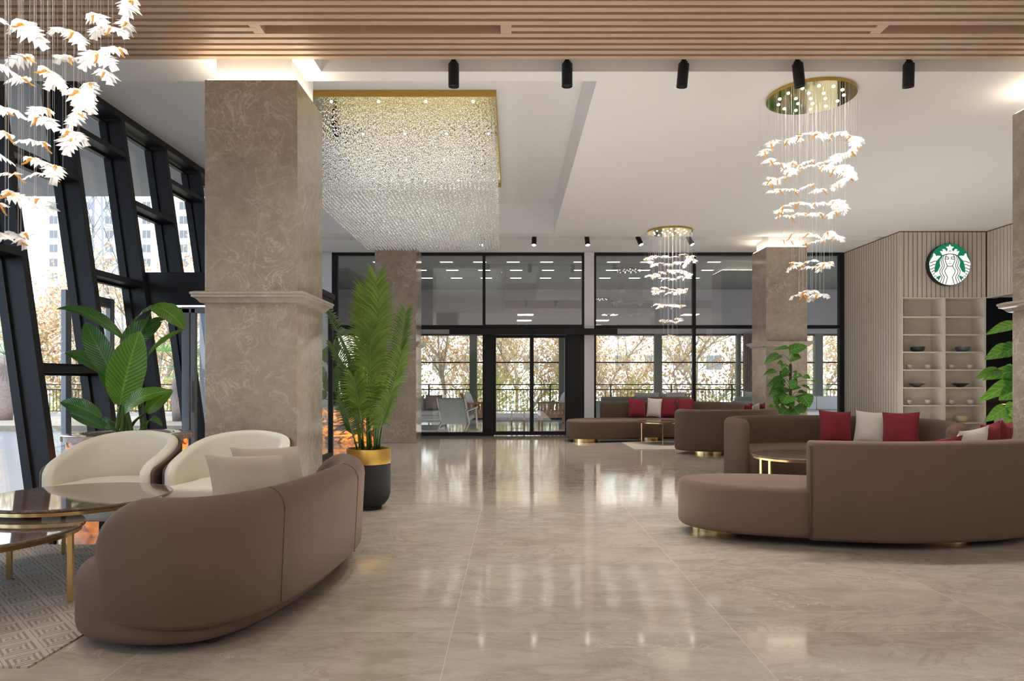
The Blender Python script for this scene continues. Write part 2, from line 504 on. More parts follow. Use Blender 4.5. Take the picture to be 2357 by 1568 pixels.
def leafmat(name, a, b, rough=.35, trans=.35, veins=0):
    t = NT(name)
    v = t.coord((1,1,1)); n = t.noise(v, 6, 3)
    c = t.mix(t.ramp(n, [(.3,0.0),(.7,1.0)]), a, b)
    if veins:
        au = t.math('ABSOLUTE', t.node('ShaderNodeAttribute', attribute_name='across').outputs['Fac']); al = t.node('ShaderNodeAttribute', attribute_name='along').outputs['Fac']
        wv = t.math('SINE', t.math('SUBTRACT', t.math('MULTIPLY', al, veins), t.math('MULTIPLY', au, veins*.22)))
        c = t.mix(t.ramp(wv, [(.0,.0),(.9,.5),(1,.75)]), c, tuple(min(1,x*1.5+.02) for x in b))
        c = t.mix(t.ramp(au, [(.03,1.0),(.09,0.0)]), c, (b[0]*1.9+.03, b[1]*1.6+.03, b[2]*1.6+.02))
        t.bump(wv, .35, .004)
    else:
        g = t.node('ShaderNodeNewGeometry'); c = t.mix(t.math('MULTIPLY', g.outputs['Random Per Island'], .8), c, tuple(x*.55 for x in a))
    t.col(c); t.set(Roughness=rough)
    tr = t.node('ShaderNodeBsdfTranslucent'); t.link(t.mix(.5, c, (.30,.5,.05)), tr.inputs[0])
    mx = t.node('ShaderNodeMixShader'); mx.inputs[0].default_value = trans
    t.link(t.b.outputs[0], mx.inputs[1]); t.link(tr.outputs[0], mx.inputs[2]); t.link(mx.outputs[0], t.out.inputs[0])
    return t.m
M['strel'] = leafmat('glossy_banana_leaf', (.018,.075,.018), (.04,.14,.03), .25, .3, 110)
M['strel_l'] = leafmat('young_banana_leaf', (.07,.20,.02), (.13,.29,.03), .28, .35, 110)
M['areca'] = leafmat('palm_leaflet', (.085,.165,.02), (.19,.30,.04), .4, .4)
M['areca_d'] = leafmat('dark_palm_leaflet', (.035,.085,.016), (.075,.145,.022), .4, .35)
M['pothos'] = leafmat('pothos_leaf', (.035,.16,.022), (.09,.27,.035), .28, .3, 34)
M['pothos_d'] = leafmat('dark_pothos_leaf', (.018,.085,.016), (.045,.15,.022), .28, .28, 34)
M['stem'] = plain('green_stem', (.07,.15,.03), .5, 0, .2)
M['moss'] = plain('brown_moss_pole', (.07,.04,.025), .95, 0, .4, 60)

def autumn(name, stops):
    t = NT(name)
    g = t.node('ShaderNodeNewGeometry')
    c = t.ramp(g.outputs['Random Per Island'], stops)
    t.col(c); t.set(Roughness=.7)
    tr = t.node('ShaderNodeBsdfTranslucent'); t.link(c, tr.inputs[0])
    mx = t.node('ShaderNodeMixShader'); mx.inputs[0].default_value = .4
    t.link(t.b.outputs[0], mx.inputs[1]); t.link(tr.outputs[0], mx.inputs[2]); t.link(mx.outputs[0], t.out.inputs[0])
    return t.m
M['autumn'] = autumn('autumn_leaves', [(0,(.50,.26,.13)),(.25,(.62,.36,.19)),(.5,(.72,.50,.28)),(.75,(.62,.55,.28)),(1,(.80,.68,.52))])
M['bushleaf'] = autumn('mixed_bush_leaves', [(0,(.40,.42,.10)),(.3,(.55,.52,.16)),(.55,(.30,.36,.10)),(.8,(.62,.36,.12)),(1,(.70,.60,.30))])
M['bark'] = plain('pale_bark', (.36,.30,.25), .9, 0, .25, 8)
M['palmbark'] = plain('palm_bark', (.20,.16,.15), .95, 0, .5, 22)
M['palmgreen'] = leafmat('fan_palm_leaf', (.15,.30,.10), (.30,.45,.16), .5, .3)
M['bldg'] = plain('white_render', (.74,.73,.715), .85, 0, .03, 2)
M['bldg_win'] = plain('dark_window', (.13,.14,.15), .25, 0, .1)
M['paving'] = None
def paving():
    t = NT('stone_paving'); v = t.coord((1,1,1))
    br = t.node('ShaderNodeTexBrick'); t.link(v, br.inputs['Vector'])
    br.inputs['Scale'].default_value = 1; br.inputs['Mortar Size'].default_value = .006; br.inputs['Brick Width'].default_value = 1.2; br.inputs['Row Height'].default_value = .6
    n = t.noise(v, 3, 6); 
    t.col(t.mix(br.outputs['Fac'], t.mix(n, (.15,.15,.16), (.25,.25,.26)), (.2,.2,.2))); t.set(Roughness=.3); return t.m
M['paving'] = paving()
M['loungefloor'] = plain('pale_polished_tile', (.55,.54,.53), .08, 0, .05, 2)
M['earth'] = plain('dry_planting_bed', (.30,.25,.18), .95, 0, .3, 9)
M['concrete'] = plain('grey_concrete', (.30,.31,.32), .8, 0, .08, 5)
M['soffit'] = plain('grey_canopy_soffit', (.42,.43,.45), .5, 0, .05, 2)

def leafglass():
    """hand-made clear glass leaf, amber at its heart"""
    t = NT('amber_hearted_glass')
    tc = t.node('ShaderNodeTexCoord')
    at = t.node('ShaderNodeAttribute', attribute_name='amber')
    n = t.noise(tc.outputs['Object'], 60, 4)
    k = t.ramp(t.math('ADD', at.outputs['Fac'], t.math('MULTIPLY', t.math('SUBTRACT', n, .5), .5)), [(.40,0.0),(.82,1.0)])
    c = t.mix(k, (.97,.97,.96), (.95,.52,.03))
    t.col(c); t.set(Roughness=.12)
    tr = t.node('ShaderNodeBsdfTranslucent'); t.link(c, tr.inputs[0])
    tp = t.node('ShaderNodeBsdfTransparent'); t.link(t.mix(.5, c, (1,1,1)), tp.inputs[0])
    m1 = t.node('ShaderNodeMixShader'); m1.inputs[0].default_value = .5
    t.link(t.b.outputs[0], m1.inputs[1]); t.link(tr.outputs[0], m1.inputs[2])
    m2 = t.node('ShaderNodeMixShader'); m2.inputs[0].default_value = .22
    t.link(m1.outputs[0], m2.inputs[1]); t.link(tp.outputs[0], m2.inputs[2]); t.link(m2.outputs[0], t.out.inputs[0])
    t.bump(n, .6, .006)
    return t.m
M['leafglass'] = leafglass()
def crystal():
    t = NT('cut_crystal_beads'); t.col((.93,.93,.91)); t.set(Roughness=.08, Metallic=.0)
    gl = t.node('ShaderNodeBsdfGlossy'); gl.inputs['Roughness'].default_value = .06; gl.inputs[0].default_value = (1,1,.98,1)
    tr = t.node('ShaderNodeBsdfTranslucent'); tr.inputs[0].default_value = (.97,.97,.95,1)
    m1 = t.node('ShaderNodeMixShader'); m1.inputs[0].default_value = .45; t.link(t.b.outputs[0], m1.inputs[1]); t.link(tr.outputs[0], m1.inputs[2])
    m2 = t.node('ShaderNodeMixShader'); m2.inputs[0].default_value = .35; t.link(m1.outputs[0], m2.inputs[1]); t.link(gl.outputs[0], m2.inputs[2])
    t.link(m2.outputs[0], t.out.inputs[0]); return t.m
M['crystal'] = crystal()
M['wire'] = plain('fine_steel_wire', (.75,.74,.72), .3, .6, .02)
M['led'] = emit('warm_led', (1,.85,.64), 28)
M['led_white'] = emit('white_led', (1,.97,.92), 14)
M['lens'] = emit('spot_lens', (1,.95,.86), 14)
M['downlight'] = emit('downlight_diffuser', (1,.93,.82), 7)
M['sign_green'] = emit('lit_green_acrylic', (.0,.20,.085), 1.0)
M['sign_white'] = emit('lit_white_acrylic', (1,.99,.95), 1.05)
M['sign_line'] = plain('dark_line', (.03,.04,.035), .6)
M['porcelain'] = plain('white_porcelain', (.85,.84,.82), .15, 0, .02)
M['darkbowl'] = plain('dark_grey_ceramic', (.05,.055,.055), .35, 0, .1)
M['greybowl'] = plain('grey_ceramic', (.13,.14,.14), .35, 0, .1)
M['tanbowl'] = plain('tan_glass_bowl', (.62,.50,.33), .2, 0, .06)
M['blackwall'] = plain('black_panel', (.012,.012,.014), .4, 0, .1)
M['brassglow'] = emit('warm_case_light', (1,.72,.34), 2.5)
M['casedark'] = plain('bronze_case', (.10,.085,.055), .25, .4, .1)
M['g_white'] = fabric('white_outdoor_cushion', (.78,.78,.78), .03, 200, .2)
M['g_grey'] = fabric('grey_outdoor_cloth', (.36,.37,.38), .06, 200, .2)
M['g_sage'] = fabric('sage_grey_cloth', (.33,.36,.33), .06, 200, .2)
M['g_taupe'] = fabric('taupe_pillow_cloth', (.24,.19,.17), .1, 200, .2)
M['paleframe'] = plain('pale_wood_frame', (.55,.52,.48), .5, 0, .08)
# ================================================================== THE ROOM
CZ = 4.17            # ceiling
TZ = 4.745           # raised tray over the crystal chandelier
BY = 15.87           # glass wall at the back
def LX(z): return -5.08 + .138*(TZ - z)      # inner face of the leaning curtain wall

struct('floor', MB().box(-5.6, 11.2, -7.6, BY+.12, -.12, 0), M['floor'])
# ---- ceiling
b = MB()
b.box(.825, 11.2, 6.56, 14.07, CZ, 4.85)
b.box(-5.6, -1.80, 6.31, 6.77, CZ, 4.85)
b.box(-1.80, .825, 6.56, 6.77, CZ, 4.85)
b.box(-5.6, .825, 13.74, 14.07, CZ, 4.85)
b.box(-5.6, 11.2, 14.40, BY+.15, CZ, 4.85)
b.box(-5.6, .825, 6.77, 13.74, TZ, 4.85)
b.box(-1.80, 11.2, 6.31, 6.56, 4.48, 4.85)
b.box(-5.6, 11.2, 14.07, 14.40, 4.36, 4.85)
b.box(-5.6, 11.2, -7.6, 3.6, 4.25, 4.85)
b.box(-5.6, 11.2, -7.6, BY+7, 4.85, 5.05)
struct('ceiling', b, M['white'])
# ---- timber slat ceiling over the front of the lobby
root = struct_root('ceiling_timber', (3, 5, CZ), 'suspended ceiling of pale oak slats running across the front of the lobby', 'ceiling')
b = MB(); b.box(-5.5, 11.2, 3.6, 6.31, CZ+.125, CZ+.30); b.build('backing_board', M['slatback'], root, world=True)
b = MB()
yk = 6.28; k = 0
opens = [(-2.12, -.05), (3.05, 5.6)]
while yk > 3.7:
    w = .030
    if k == 5:
        xs = [-5.5] + [v for o in opens for v in o] + [11.2]
        for i in range(0, len(xs), 2): b.box(xs[i], xs[i+1], yk-w, yk+w, CZ, CZ+.125)
    else:
        b.box(-5.5, 11.2, yk-w, yk+w, CZ, CZ+.125)
    yk -= .101; k += 1
yo = 6.28 - .101*5
for o in opens:
    for x in o:
        b.box(x-.045, x+.045, yo-.07, yo+.07, CZ+.001, CZ+.12)
b.build('slats', M['slat'], root, world=True)

# ---- left curtain wall, leaning outwards
wl = struct_root('wall_left', (-4.5, 8, 0), 'black leaning curtain wall frame of the lobby', 'wall')
MUL = [6.81 + 1.12*i for i in range(-6, 9)]
def lean(mb, y0, y1, z0, z1, d0, d1):
    """block between depths d0..d1 behind the leaning inner face"""
    a0, a1, c0, c1 = LX(z0)-d0, LX(z0)-d1, LX(z1)-d0, LX(z1)-d1
    mb.hexa([(a1,y0,z0),(a0,y0,z0),(a0,y1,z0),(a1,y1,z0),(c1,y0,z1),(c0,y0,z1),(c0,y1,z1),(c1,y1,z1)])
for y in MUL:
    b = MB(); lean(b, y-.045, y+.045, 0, TZ, 0, .30)
    b.build('mullion', M['charcoal'], wl, world=True, bevel=.004)
b = MB(); lean(b, MUL[0], BY, TZ-.10, TZ+.02, -.005, .34); b.build('header', M['charcoal'], wl, world=True)
b = MB(); lean(b, MUL[0], BY, 0, .09, -.005, .30); b.build('sill', M['charcoal'], wl, world=True)
tz = {5:[2.5,4.15], 6:[1.37,3.55], 7:[2.5,4.17], 8:[2.50,3.58], 9:[4.19,2.5], 10:[3.58,2.5]}
n = 0
for i in range(len(MUL)-1):
    y0, y1 = MUL[i]+.045, MUL[i+1]-.045
    n += 1
    wr = struct_root('window_%d' % n, (LX(2), (y0+y1)/2, 0))
    b = MB(); lean(b, y0, y1, .09, TZ-.10, .215, .235); b.build('pane', M['glass_left'], wr, world=True)
    zs = tz.get(i, [2.5, 4.15] if i % 2 else [1.37, 3.55])
    for z in zs:
        b = MB(); lean(b, y0, y1, z-.035, z+.035, .004, .29); b.build('transom', M['charcoal'], wr, world=True)
    b = MB()
    zz = [.09] + sorted(zs) + [TZ-.10]
    for za, zb in zip(zz, zz[1:]):
        za += .035; zb -= .035
        lean(b, y0, y1, za, za+.03, .19, .26); lean(b, y0, y1, zb-.03, zb, .19, .26)
        lean(b, y0, y0+.03, za, zb, .19, .26); lean(b, y1-.03, y1, za, zb, .19, .26)
    b.build('glazing_bead', M['black'], wr, world=True)
# wall of the lobby behind the viewpoint
struct('wall_front', MB().box(-5.6, 11.2, -7.7, -7.5, 0, 4.9), plain('taupe_wallpaper', (.30,.26,.235), .7, 0, .03))
struct('wall_side', MB().box(-5.6, -5.3, -7.6, -.0, 0, 4.9), M['white'])

# ---- glass wall at the back of the lobby
struct('wall_back', MB().box(-5.6, -4.10, BY-.06, BY+.12, 0, CZ).box(1.645, 1.865, BY-.08, BY+.14, 0, CZ), M['white2'])
def pane_bay(name, x0, x1, z0, z1, fl=.05, fr=.05, fb=.07, ft=.06, beam=None):
    r = struct_root(name, ((x0+x1)/2, BY, z0))
    b = MB()
    b.box(x0, x0+fl, BY-.06, BY+.06, z0, z1).box(x1-fr, x1, BY-.06, BY+.06, z0, z1)
    b.box(x0+fl, x1-fr, BY-.06, BY+.06, z0, z0+fb).box(x0+fl, x1-fr, BY-.06, BY+.06, z1-ft, z1)
    b.build('frame', M['black'], r, world=True, bevel=.004)
    b = MB(); b.box(x0+fl, x1-fr, BY-.008, BY+.008, z0+fb, z1-ft); b.build('pane', M['glass'], r, world=True)
    return r
pane_bay('window_30', -4.10, -.64, 2.47, CZ, .13, .03, .05, .07)
pane_bay('window_31', -4.10, -.64, 0, 2.47, .13, .03, .08, .05)
pane_bay('window_32', -.64, 1.645, 2.44, CZ, .035, .05, .09, .07)
pane_bay('window_33', 1.865, 4.15, 2.47, CZ, .05, .035, .05, .07)
pane_bay('window_34', 1.865, 4.15, 0, 2.47, .05, .035, .08, .03)
pane_bay('window_35', 4.15, 7.55, 2.47, CZ, .035, .10, .05, .07)
pane_bay('window_36', 4.15, 7.55, 0, 2.47, .035, .10, .08, .03)
# automatic sliding door
r = struct_root('trim_1', (.5, BY, 2.3), 'black sliding door header and jambs below the upper window', 'door frame')
MB().box(-1.41, 2.37, BY-.26, BY-.065, 2.29, 2.43).build('header_box', M['black'], r, world=True, bevel=.01)
MB().box(-.64, -.41, BY-.05, BY+.08, 0, 2.44).build('jamb', M['black'], r, world=True, bevel=.005)
MB().box(1.25, 1.645, BY-.05, BY+.08, 0, 2.44).build('jamb', M['black'], r, world=True, bevel=.005)
MB().lathe([(.05,0),(.05,.03),(.03,.05)], 16, (.45, BY-.28, 2.33)).build('motion_sensor', M['black'], r, world=True, smooth=True, angle=40)
for i, (x0, x1, lab) in enumerate(((-.41, .45, 'glass sliding door leaf beside the stone pillar side window'), (.45, 1.25, 'glass sliding door leaf beside the white pier'))):
    r = struct_root('door_%d' % (i+1), ((x0+x1)/2, BY-.03, 0), lab, 'door')
    b = MB(); f = .045
    b.box(x0, x0+f, BY-.03, BY+.02, .015, 2.29).box(x1-f, x1, BY-.03, BY+.02, .015, 2.29).box(x0+f, x1-f, BY-.03, BY+.02, .015, .10).box(x0+f, x1-f, BY-.03, BY+.02, 2.23, 2.29)
    b.build('door_frame', M['black'], r, world=True, bevel=.004)
    MB().box(x0+f, x1-f, BY-.012, BY+.002, .10, 2.23).build('pane', M['glass_plain'], r, world=True)

# ---- stone pillars
def pillar(x0, y0, label, led=True):
    s = .83; x1, y1 = x0+s, y0+s
    r = struct_root('stone_pillar', (x0+s/2, y0+s/2, 0), label, 'pillar')
    ZL0, ZL1, ZT = 1.97, 2.05, 3.95
    b = MB()
    b.box(x0, x1, y0, y1, 0, ZL0)
    b.build('lower_shaft', M['pillar'], r, world=True, bevel=.006)
    MB().box(x0, x1, y0, y1, ZL1, ZT).build('upper_shaft', M['pillar'], r, world=True, bevel=.006)
    b = MB()
    prof = [(0,ZL0-.03),(.03,ZL0-.02),(.045,ZL0),(.06,ZL0+.015),(.085,ZL0+.025),(.085,ZL0+.045),(.095,ZL0+.05),(.095,ZL1-.012),(.06,ZL1),(0,ZL1)]
    vs, fs = [], []
    for o, z in prof: vs += [(x0-o,y0-o,z),(x1+o,y0-o,z),(x1+o,y1+o,z),(x0-o,y1+o,z)]
    for i in range(len(prof)-1):
        for k in range(4): fs.append((i*4+k, i*4+(k+1)%4, (i+1)*4+(k+1)%4, (i+1)*4+k))
    fs.append((3,2,1,0)); fs.append(tuple(range(len(vs)-4, len(vs)))); b.add(vs, fs)
    b.build('ledge_molding', M['ledge'], r, world=True)
    g = .075
    MB().box(x0+g, x1-g, y0+g, y1-g, ZT-.1, 4.47).build('collar', M['white'], r, world=True)
    if led:
        b = MB(); e = .02; z = ZT+.004
        b.box(x0+e, x1-e, y0+e, y0+e+.025, z, z+.008).box(x0+e, x1-e, y1-e-.025, y1-e, z, z+.008)
        b.box(x0+e, x0+e+.025, y0+e+.025, y1-e-.025, z, z+.008).box(x1-e-.025, x1-e, y0+e+.025, y1-e-.025, z, z+.008)
        b.build('light_strip', M['led'], r, world=True)
pillar(-2.755, 6.23, 'square taupe marble pillar behind the cream armchairs')
pillar(5.08, 6.23, 'square taupe marble pillar at the near edge beside the cafe counter')
pillar(-2.76, 13.98, 'square taupe marble pillar behind the potted palm', False)
pillar(5.11, 13.98, 'square taupe marble pillar behind the climbing plant')

# ---- entrance vestibule in the curtain wall
r = struct_root('door_3', (-4.0, 9.1, 0), 'black framed glass entrance vestibule with a light strip under its header', 'door')
MB().box(-4.84, -2.9, 9.08, 9.30, 2.24, 2.67).build('header_box', M['black'], r, world=True, bevel=.006)
MB().box(-4.84, -2.9, 9.30, 11.4, 2.58, 2.66).build('roof_panel', M['black'], r, world=True)
MB().box(-4.50, -3.3, 9.17, 9.20, 2.225, 2.239).build('light_strip', M['led_white'], r, world=True)
b = MB()
for x, w in ((-4.325,.10),(-4.205,.055),(-3.2,.1),(-2.95,.06)): b.box(x, x+w, 9.10, 9.17, 0, 2.20)
b.box(-4.33, -2.9, 9.10, 9.17, 2.14, 2.22)
b.build('door_frame', M['greyframe'], r, world=True, bevel=.004)
MB().box(-4.15, -3.2, 9.13, 9.14, .02, 2.14).build('pane', M['glass_plain'], r, world=True)
MB().box(-4.22, -4.19, 9.03, 9.06, .85, 1.25).build('door_handle', M['greyframe'], r, world=True)
b = MB(); b.box(-3.0, -2.93, 9.3, 11.4, 0, .08).box(-3.0, -2.93, 9.3, 11.4, 2.5, 2.58).box(-3.0,-2.93,11.33,11.4,.08,2.5)
b.build('side_frame', M['charcoal'], r, world=True)
MB().box(-2.97, -2.96, 9.3, 11.33, .08, 2.5).build('side_pane', M['glass_plain'], r, world=True)
# entrance door leaf in the bay of the curtain wall before the vestibule
r = struct_root('door_4', (-4.9, 8.4, 0), 'grey glazed door leaf seen through the curtain wall behind the plant', 'door')
b = MB()
x = -5.12
for y0, y1, z0, z1 in ((7.98,8.08,0,2.3),(8.86,8.96,0,2.3),(8.08,8.86,0,.12),(8.08,8.86,2.18,2.3)): b.box(x-.06, x, y0, y1, z0, z1)
b.build('door_frame', M['greyframe'], r, world=True, bevel=.004)
MB().box(x-.035, x-.025, 8.08, 8.86, .12, 2.18).build('pane', M['glass_plain'], r, world=True)

# ---- cafe wall with vertical boards
def boards(mb, axis, fixed, a0, a1, z0, z1, pitch=.088, gap=.015, thick=.012, sgn=-1):
    n = max(1, round((a1-a0)/pitch)); p = (a1-a0)/n
    for i in range(n):
        u0, u1 = a0+i*p+gap/2, a0+(i+1)*p-gap/2
        f0, f1 = sorted((fixed, fixed+sgn*thick))
        if axis == 'x': mb.box(u0, u1, f0, f1, z0, z1)
        else: mb.box(f0, f1, u0, u1, z0, z1)
KX0, KX1, KY = 7.55, 9.24, 13.54
wr = struct_root('wall_right', (8.4, KY, 0), 'pale vertical board wall of the cafe corner', 'wall')
b = MB(); boards(b, 'y', KX0+.012, KY+.02, BY-.06, 0, CZ-.02, .097, .024, .007); boards(b, 'x', KY+.022, KX0, KX1, 2.88, CZ-.02)
boards(b, 'y', KX1+.022, 9.0, KY, 2.88, CZ-.02, .093)
b.build('board_cladding', M['kiosk'], wr, world=True)
b = MB(); b.box(KX0+.012, KX0+.10, KY+.03, BY, 0, CZ); b.box(KX0+.022, KX1, KY+.022, KY+.5, 2.885, CZ); b.box(KX1+.022, KX1+.15, 9.0, KY+.4, 2.885, CZ); b.box(KX0+.022, KX1+2, KY+.46, KY+.52, 0, 2.9)
b.build('groove_backing', M['kiosk_gap'], wr, world=True)
MB().box(KX1-.0, KX1+.16, 9.0, KY+.02, 2.86, 2.885).build('soffit_edge', M['kiosk'], wr, world=True)
MB().box(KX0-.0, KX0+.05, KY-.005, KY+.03, 0, CZ-.02).build('corner_post', M['kiosk'], wr, world=True)
struct('wall_service', MB().box(11.0, 11.2, -7.6, 14.2, 0, 4.9).box(9.26, 11.0, 13.56, 13.7, 0, 2.88), M['blackwall'])
struct('wall_side', MB().box(10.96, 10.99, -7.5, 9.0, 0, 4.2), M['white'])
# ---- display shelves
sh = thing('shelf_unit', 'tall pale wood open shelf unit set in the board wall below the round sign', 'shelf', ((KX0+KX1)/2, KY+.2, 0))
X0, X1, Xm = KX0+.05, KX1-.005, (KX0+KX1)/2+.02
MB().box(X0, X1, KY+.38, KY+.40, 0, 2.86).build('back_panel', M['shelfwood'], sh, world=True)
MB().box(X0, X0+.02, KY, KY+.38, 0, 2.86).build('side_panel', M['shelfwood'], sh, world=True)
MB().box(X1-.04, X1, KY, KY+.38, 0, 2.86).build('side_panel', M['shelfwood'], sh, world=True)
MB().box(Xm-.03, Xm+.03, KY, KY+.38, 0, 2.86).build('divider', M['shelfwood'], sh, world=True)
MB().box(X0, X1, KY, KY+.38, 2.86, 2.88).build('top_panel', M['shelfwood'], sh, world=True)
SHZ = [1.25 - (y-HY)/FOC*KY for y in (728.5,769.6,809.6,850.7,891.8,932.8,973,1013)]
for z in SHZ:
    for a, c in ((X0+.02, Xm-.03), (Xm+.03, X1-.04)):
        MB().box(a, c, KY, KY+.38, z-.022, z).build('shelf', M['shelfwood'], sh, world=True)
# what stands on the shelves
def bowl(prof, mat, x, z, label, y=KY+.16):
    o = MB().lathe(prof, 28, (0,0,0), True, False).build('bowl', mat, None, smooth=True, angle=50)
    o.location = (x, y, z+.001); tag(o, label, 'bowl', 'bowls on the cafe shelves'); return o
deep = [(.04,0),(.10,.012),(.125,.05),(.13,.10),(.122,.10),(.115,.05),(.09,.02),(.0,.018)]
wide = [(.05,0),(.06,.012),(.13,.055),(.155,.075),(.15,.078),(.12,.062),(.05,.025),(0,.022)]
xk = lambda px: (px-CX)/FOC*(KY+.16)
bowl(deep, M['darkbowl'], xk(2112), SHZ[2], 'black deep bowl on the third shelf of the cafe unit')
bowl(deep, M['greybowl'], xk(2216), SHZ[2], 'grey deep bowl on the third shelf of the cafe unit')
bowl(wide, M['greybowl'], xk(2110), SHZ[4], 'grey flared bowl in the column next to the side boards, fifth shelf')
bowl(wide, M['darkbowl'], xk(2211), SHZ[4], 'grey flared bowl in the column next to the counter, fifth shelf')
bowl([(.06,0),(.085,.01),(.12,.06),(.125,.12),(.118,.12),(.11,.06),(.08,.02),(0,.018)], M['tanbowl'], xk(2213), SHZ[6], 'tan bowl on the seventh shelf of the cafe unit')
cup0 = None
names = {0:'first', 1:'second', 2:'third', 3:'fourth'}
for row, si, pxs in (('upper', 3, (2092,2135,2189,2231)), ('lower', 5, (2092,2134,2189,2233))):
    for j, px in enumerate(pxs):
        x = xk(px); z = SHZ[si]
        so = MB().lathe([(.03,0),(.04,.004),(.075,.014),(.074,.018),(.035,.008),(0,.008)], 24, (0,0,0), True, False).build('saucer', M['porcelain'], None, smooth=True, angle=50)
        so.location = (x, KY+.16, z+.001)
        tag(so, 'white saucer under the %s cup from the boards on the %s cup shelf' % (names[j], row), 'saucer', 'saucers on the cafe shelves')
        if cup0 is None:
            cup = thing('coffee_cup', '', 'cup', (x, KY+.16, z+.0195))
            MB().lathe([(.025,0),(.03,.002),(.045,.03),(.05,.075),(.046,.075),(.041,.03),(.02,.008),(0,.007)], 24, (0,0,0), True, False).build('cup_body', M['porcelain'], cup, smooth=True, angle=50)
            MB().tube([(.046,0,.062),(.066,0,.064),(.078,0,.048),(.070,0,.028),(.044,0,.022)], .005, 6).build('handle', M['porcelain'], cup, smooth=True)
            cup0 = cup
        else: cup = dup(cup0, (x, KY+.16, z+.0195))
        tag(cup, 'white cup, %s from the boards on the %s cup shelf' % (names[j], row), 'cup', 'white cups on the cafe shelves')
b = MB().box(xk(2190), xk(2228), KY+.10, KY+.13, 0, .001)
# ---- round lit sign
sx, sz, sr = (2178-CX)/FOC*KY, EYE-(611-HY)/FOC*KY, .405
SG = thing('wall_sign', 'round lit green and white emblem sign on the board wall above the shelves', 'sign', (sx, KY, sz))
def disc_xz(mb, r0, y, n=64):
    mb.add([(r0*cos(2*PI*k/n), y, r0*sin(2*PI*k/n)) for k in range(n)], [tuple(range(n))])
b = MB(); n = 64
vs = [(sr*cos(2*PI*k/n), y, sr*sin(2*PI*k/n)) for y in (.0,-.105) for k in range(n)]
b.add(vs, [(k,(k+1)%n,n+(k+1)%n,n+k) for k in range(n)] + [tuple(range(n-1,-1,-1)), tuple(range(n,2*n))])
b.build('sign_body', M['black'], SG)
b = MB(); vs = [(sr*.985*cos(2*PI*k/n), y, sr*.985*sin(2*PI*k/n)) for y in (-.105,-.110) for k in range(n)]
b.add(vs, [(k,(k+1)%n,n+(k+1)%n,n+k) for k in range(n)] + [tuple(range(n,2*n))]); b.build('face_disc', M['sign_green'], SG)
def E(px, py): return ((px-885)/618*sr, (800-py)/618*sr)
def clampc(p):
    r = math.hypot(*p); m = sr*.985
    return p if r <= m else (p[0]*m/r, p[1]*m/r)
def mirror(pts): return [(885*2-x, y) for x, y in pts]
from mathutils.geometry import tessellate_polygon
def flat(mb, pts, y):
    P = [clampc(E(*p)) for p in pts]
    V = [(x, y, z) for x, z in P]
    for t in tessellate_polygon([[Vector((x, z, 0)) for x, z in P]]):
        a, c, d = (Vector((P[i][0], P[i][1], 0)) for i in t)
        mb.add([V[i] for i in t], [(0,1,2)] if (c-a).cross(d-a).z > 0 else [(0,2,1)])
crown = [(885,205),(915,265),(1005,285),(950,345),(955,390),(985,420),(1040,345),(1110,350),(1085,410),(1170,405),(1105,535),(1000,500),(885,488),(770,500),(665,535),(590,405),(685,410),(655,350),(735,345),(785,420),(812,390),(820,345),(760,285),(855,265)]
half = [(885,500),(770,515),(665,565),(605,640),(585,740),(605,850),(560,940),(525,1010),(445,1045),(430,1090),(465,1130),(512,1165),(600,1125),(615,1150),(590,1215),(548,1275),(520,1330),(640,1420),(760,1460),(885,1480)]
tail = [(405,465),(450,495),(482,552),(530,540),(622,550),(590,592),(492,695),(455,800),(435,900),(432,1000),(440,1080),(470,1140),(510,1200),(545,1265),(520,1330),(380,1180),(290,1000),(230,800),(240,735),(330,640),(378,570),(392,510)]
b = MB(); y = -.113
flat(b, crown, y); flat(b, half + mirror(half)[::-1][1:-1], y); flat(b, tail, y); flat(b, mirror(tail)[::-1], y)
b.build('emblem', M['sign_white'], SG)
def stroke(mb, pts, w=19, y=-.116):
    P = cr([Vector(E(*p)) for p in pts], 6); w = w/618*sr/2
    vs, fs = [], []
    for i, p in enumerate(P):
        t = (P[min(i+1,len(P)-1)]-P[max(i-1,0)]).normalized(); nn = Vector((-t.y, t.x))
        for s_ in (1,-1):
            q = p+nn*w*s_; q = clampc((q.x,q.y)); vs.append((q[0], y, q[1]))
    for i in range(len(P)-1): fs.append((2*i, 2*i+1, 2*i+3, 2*i+2))
    mb.add(vs, fs)
b = MB()
L = [[(790,515),(745,600),(748,700),(800,830),(790,890),(733,980),(748,1060),(808,1170),(800,1230),(752,1390)],
     [(705,545),(672,640),(690,730),(720,830),(700,900),(652,985),(662,1065),(718,1170),(708,1230),(662,1370)],
     [(652,575),(622,650),(632,740),(660,840),(635,905),(587,990),(602,1080),(650,1170),(640,1230),(592,1335)],
     [(290,748),(340,748),(400,715),(470,705),(492,710)], [(285,848),(340,840),(390,810),(455,802)], [(300,940),(350,935),(390,912),(438,902)],
     [(332,1022),(370,1012),(400,992),(432,988)], [(372,1095),(400,1085),(430,1062)], [(420,1165),(445,1145),(458,1130)], [(478,1228),(500,1205),(510,1190)], [(530,1280),(548,1262)],
     [(750,590),(790,580),(840,592),(850,640)], [(752,640),(800,648),(850,642)], [(640,560),(760,505),(885,492)], [(800,840),(840,855),(885,858)]]
for l in L: stroke(b, l); stroke(b, mirror(l))
stroke(b, [(850,420),(885,405),(920,420)], 16); stroke(b, [(840,765),(885,772),(930,765)], 11); stroke(b, [(862,712),(885,722),(908,712)], 7)
b.build('emblem_linework', M['sign_line'], SG)
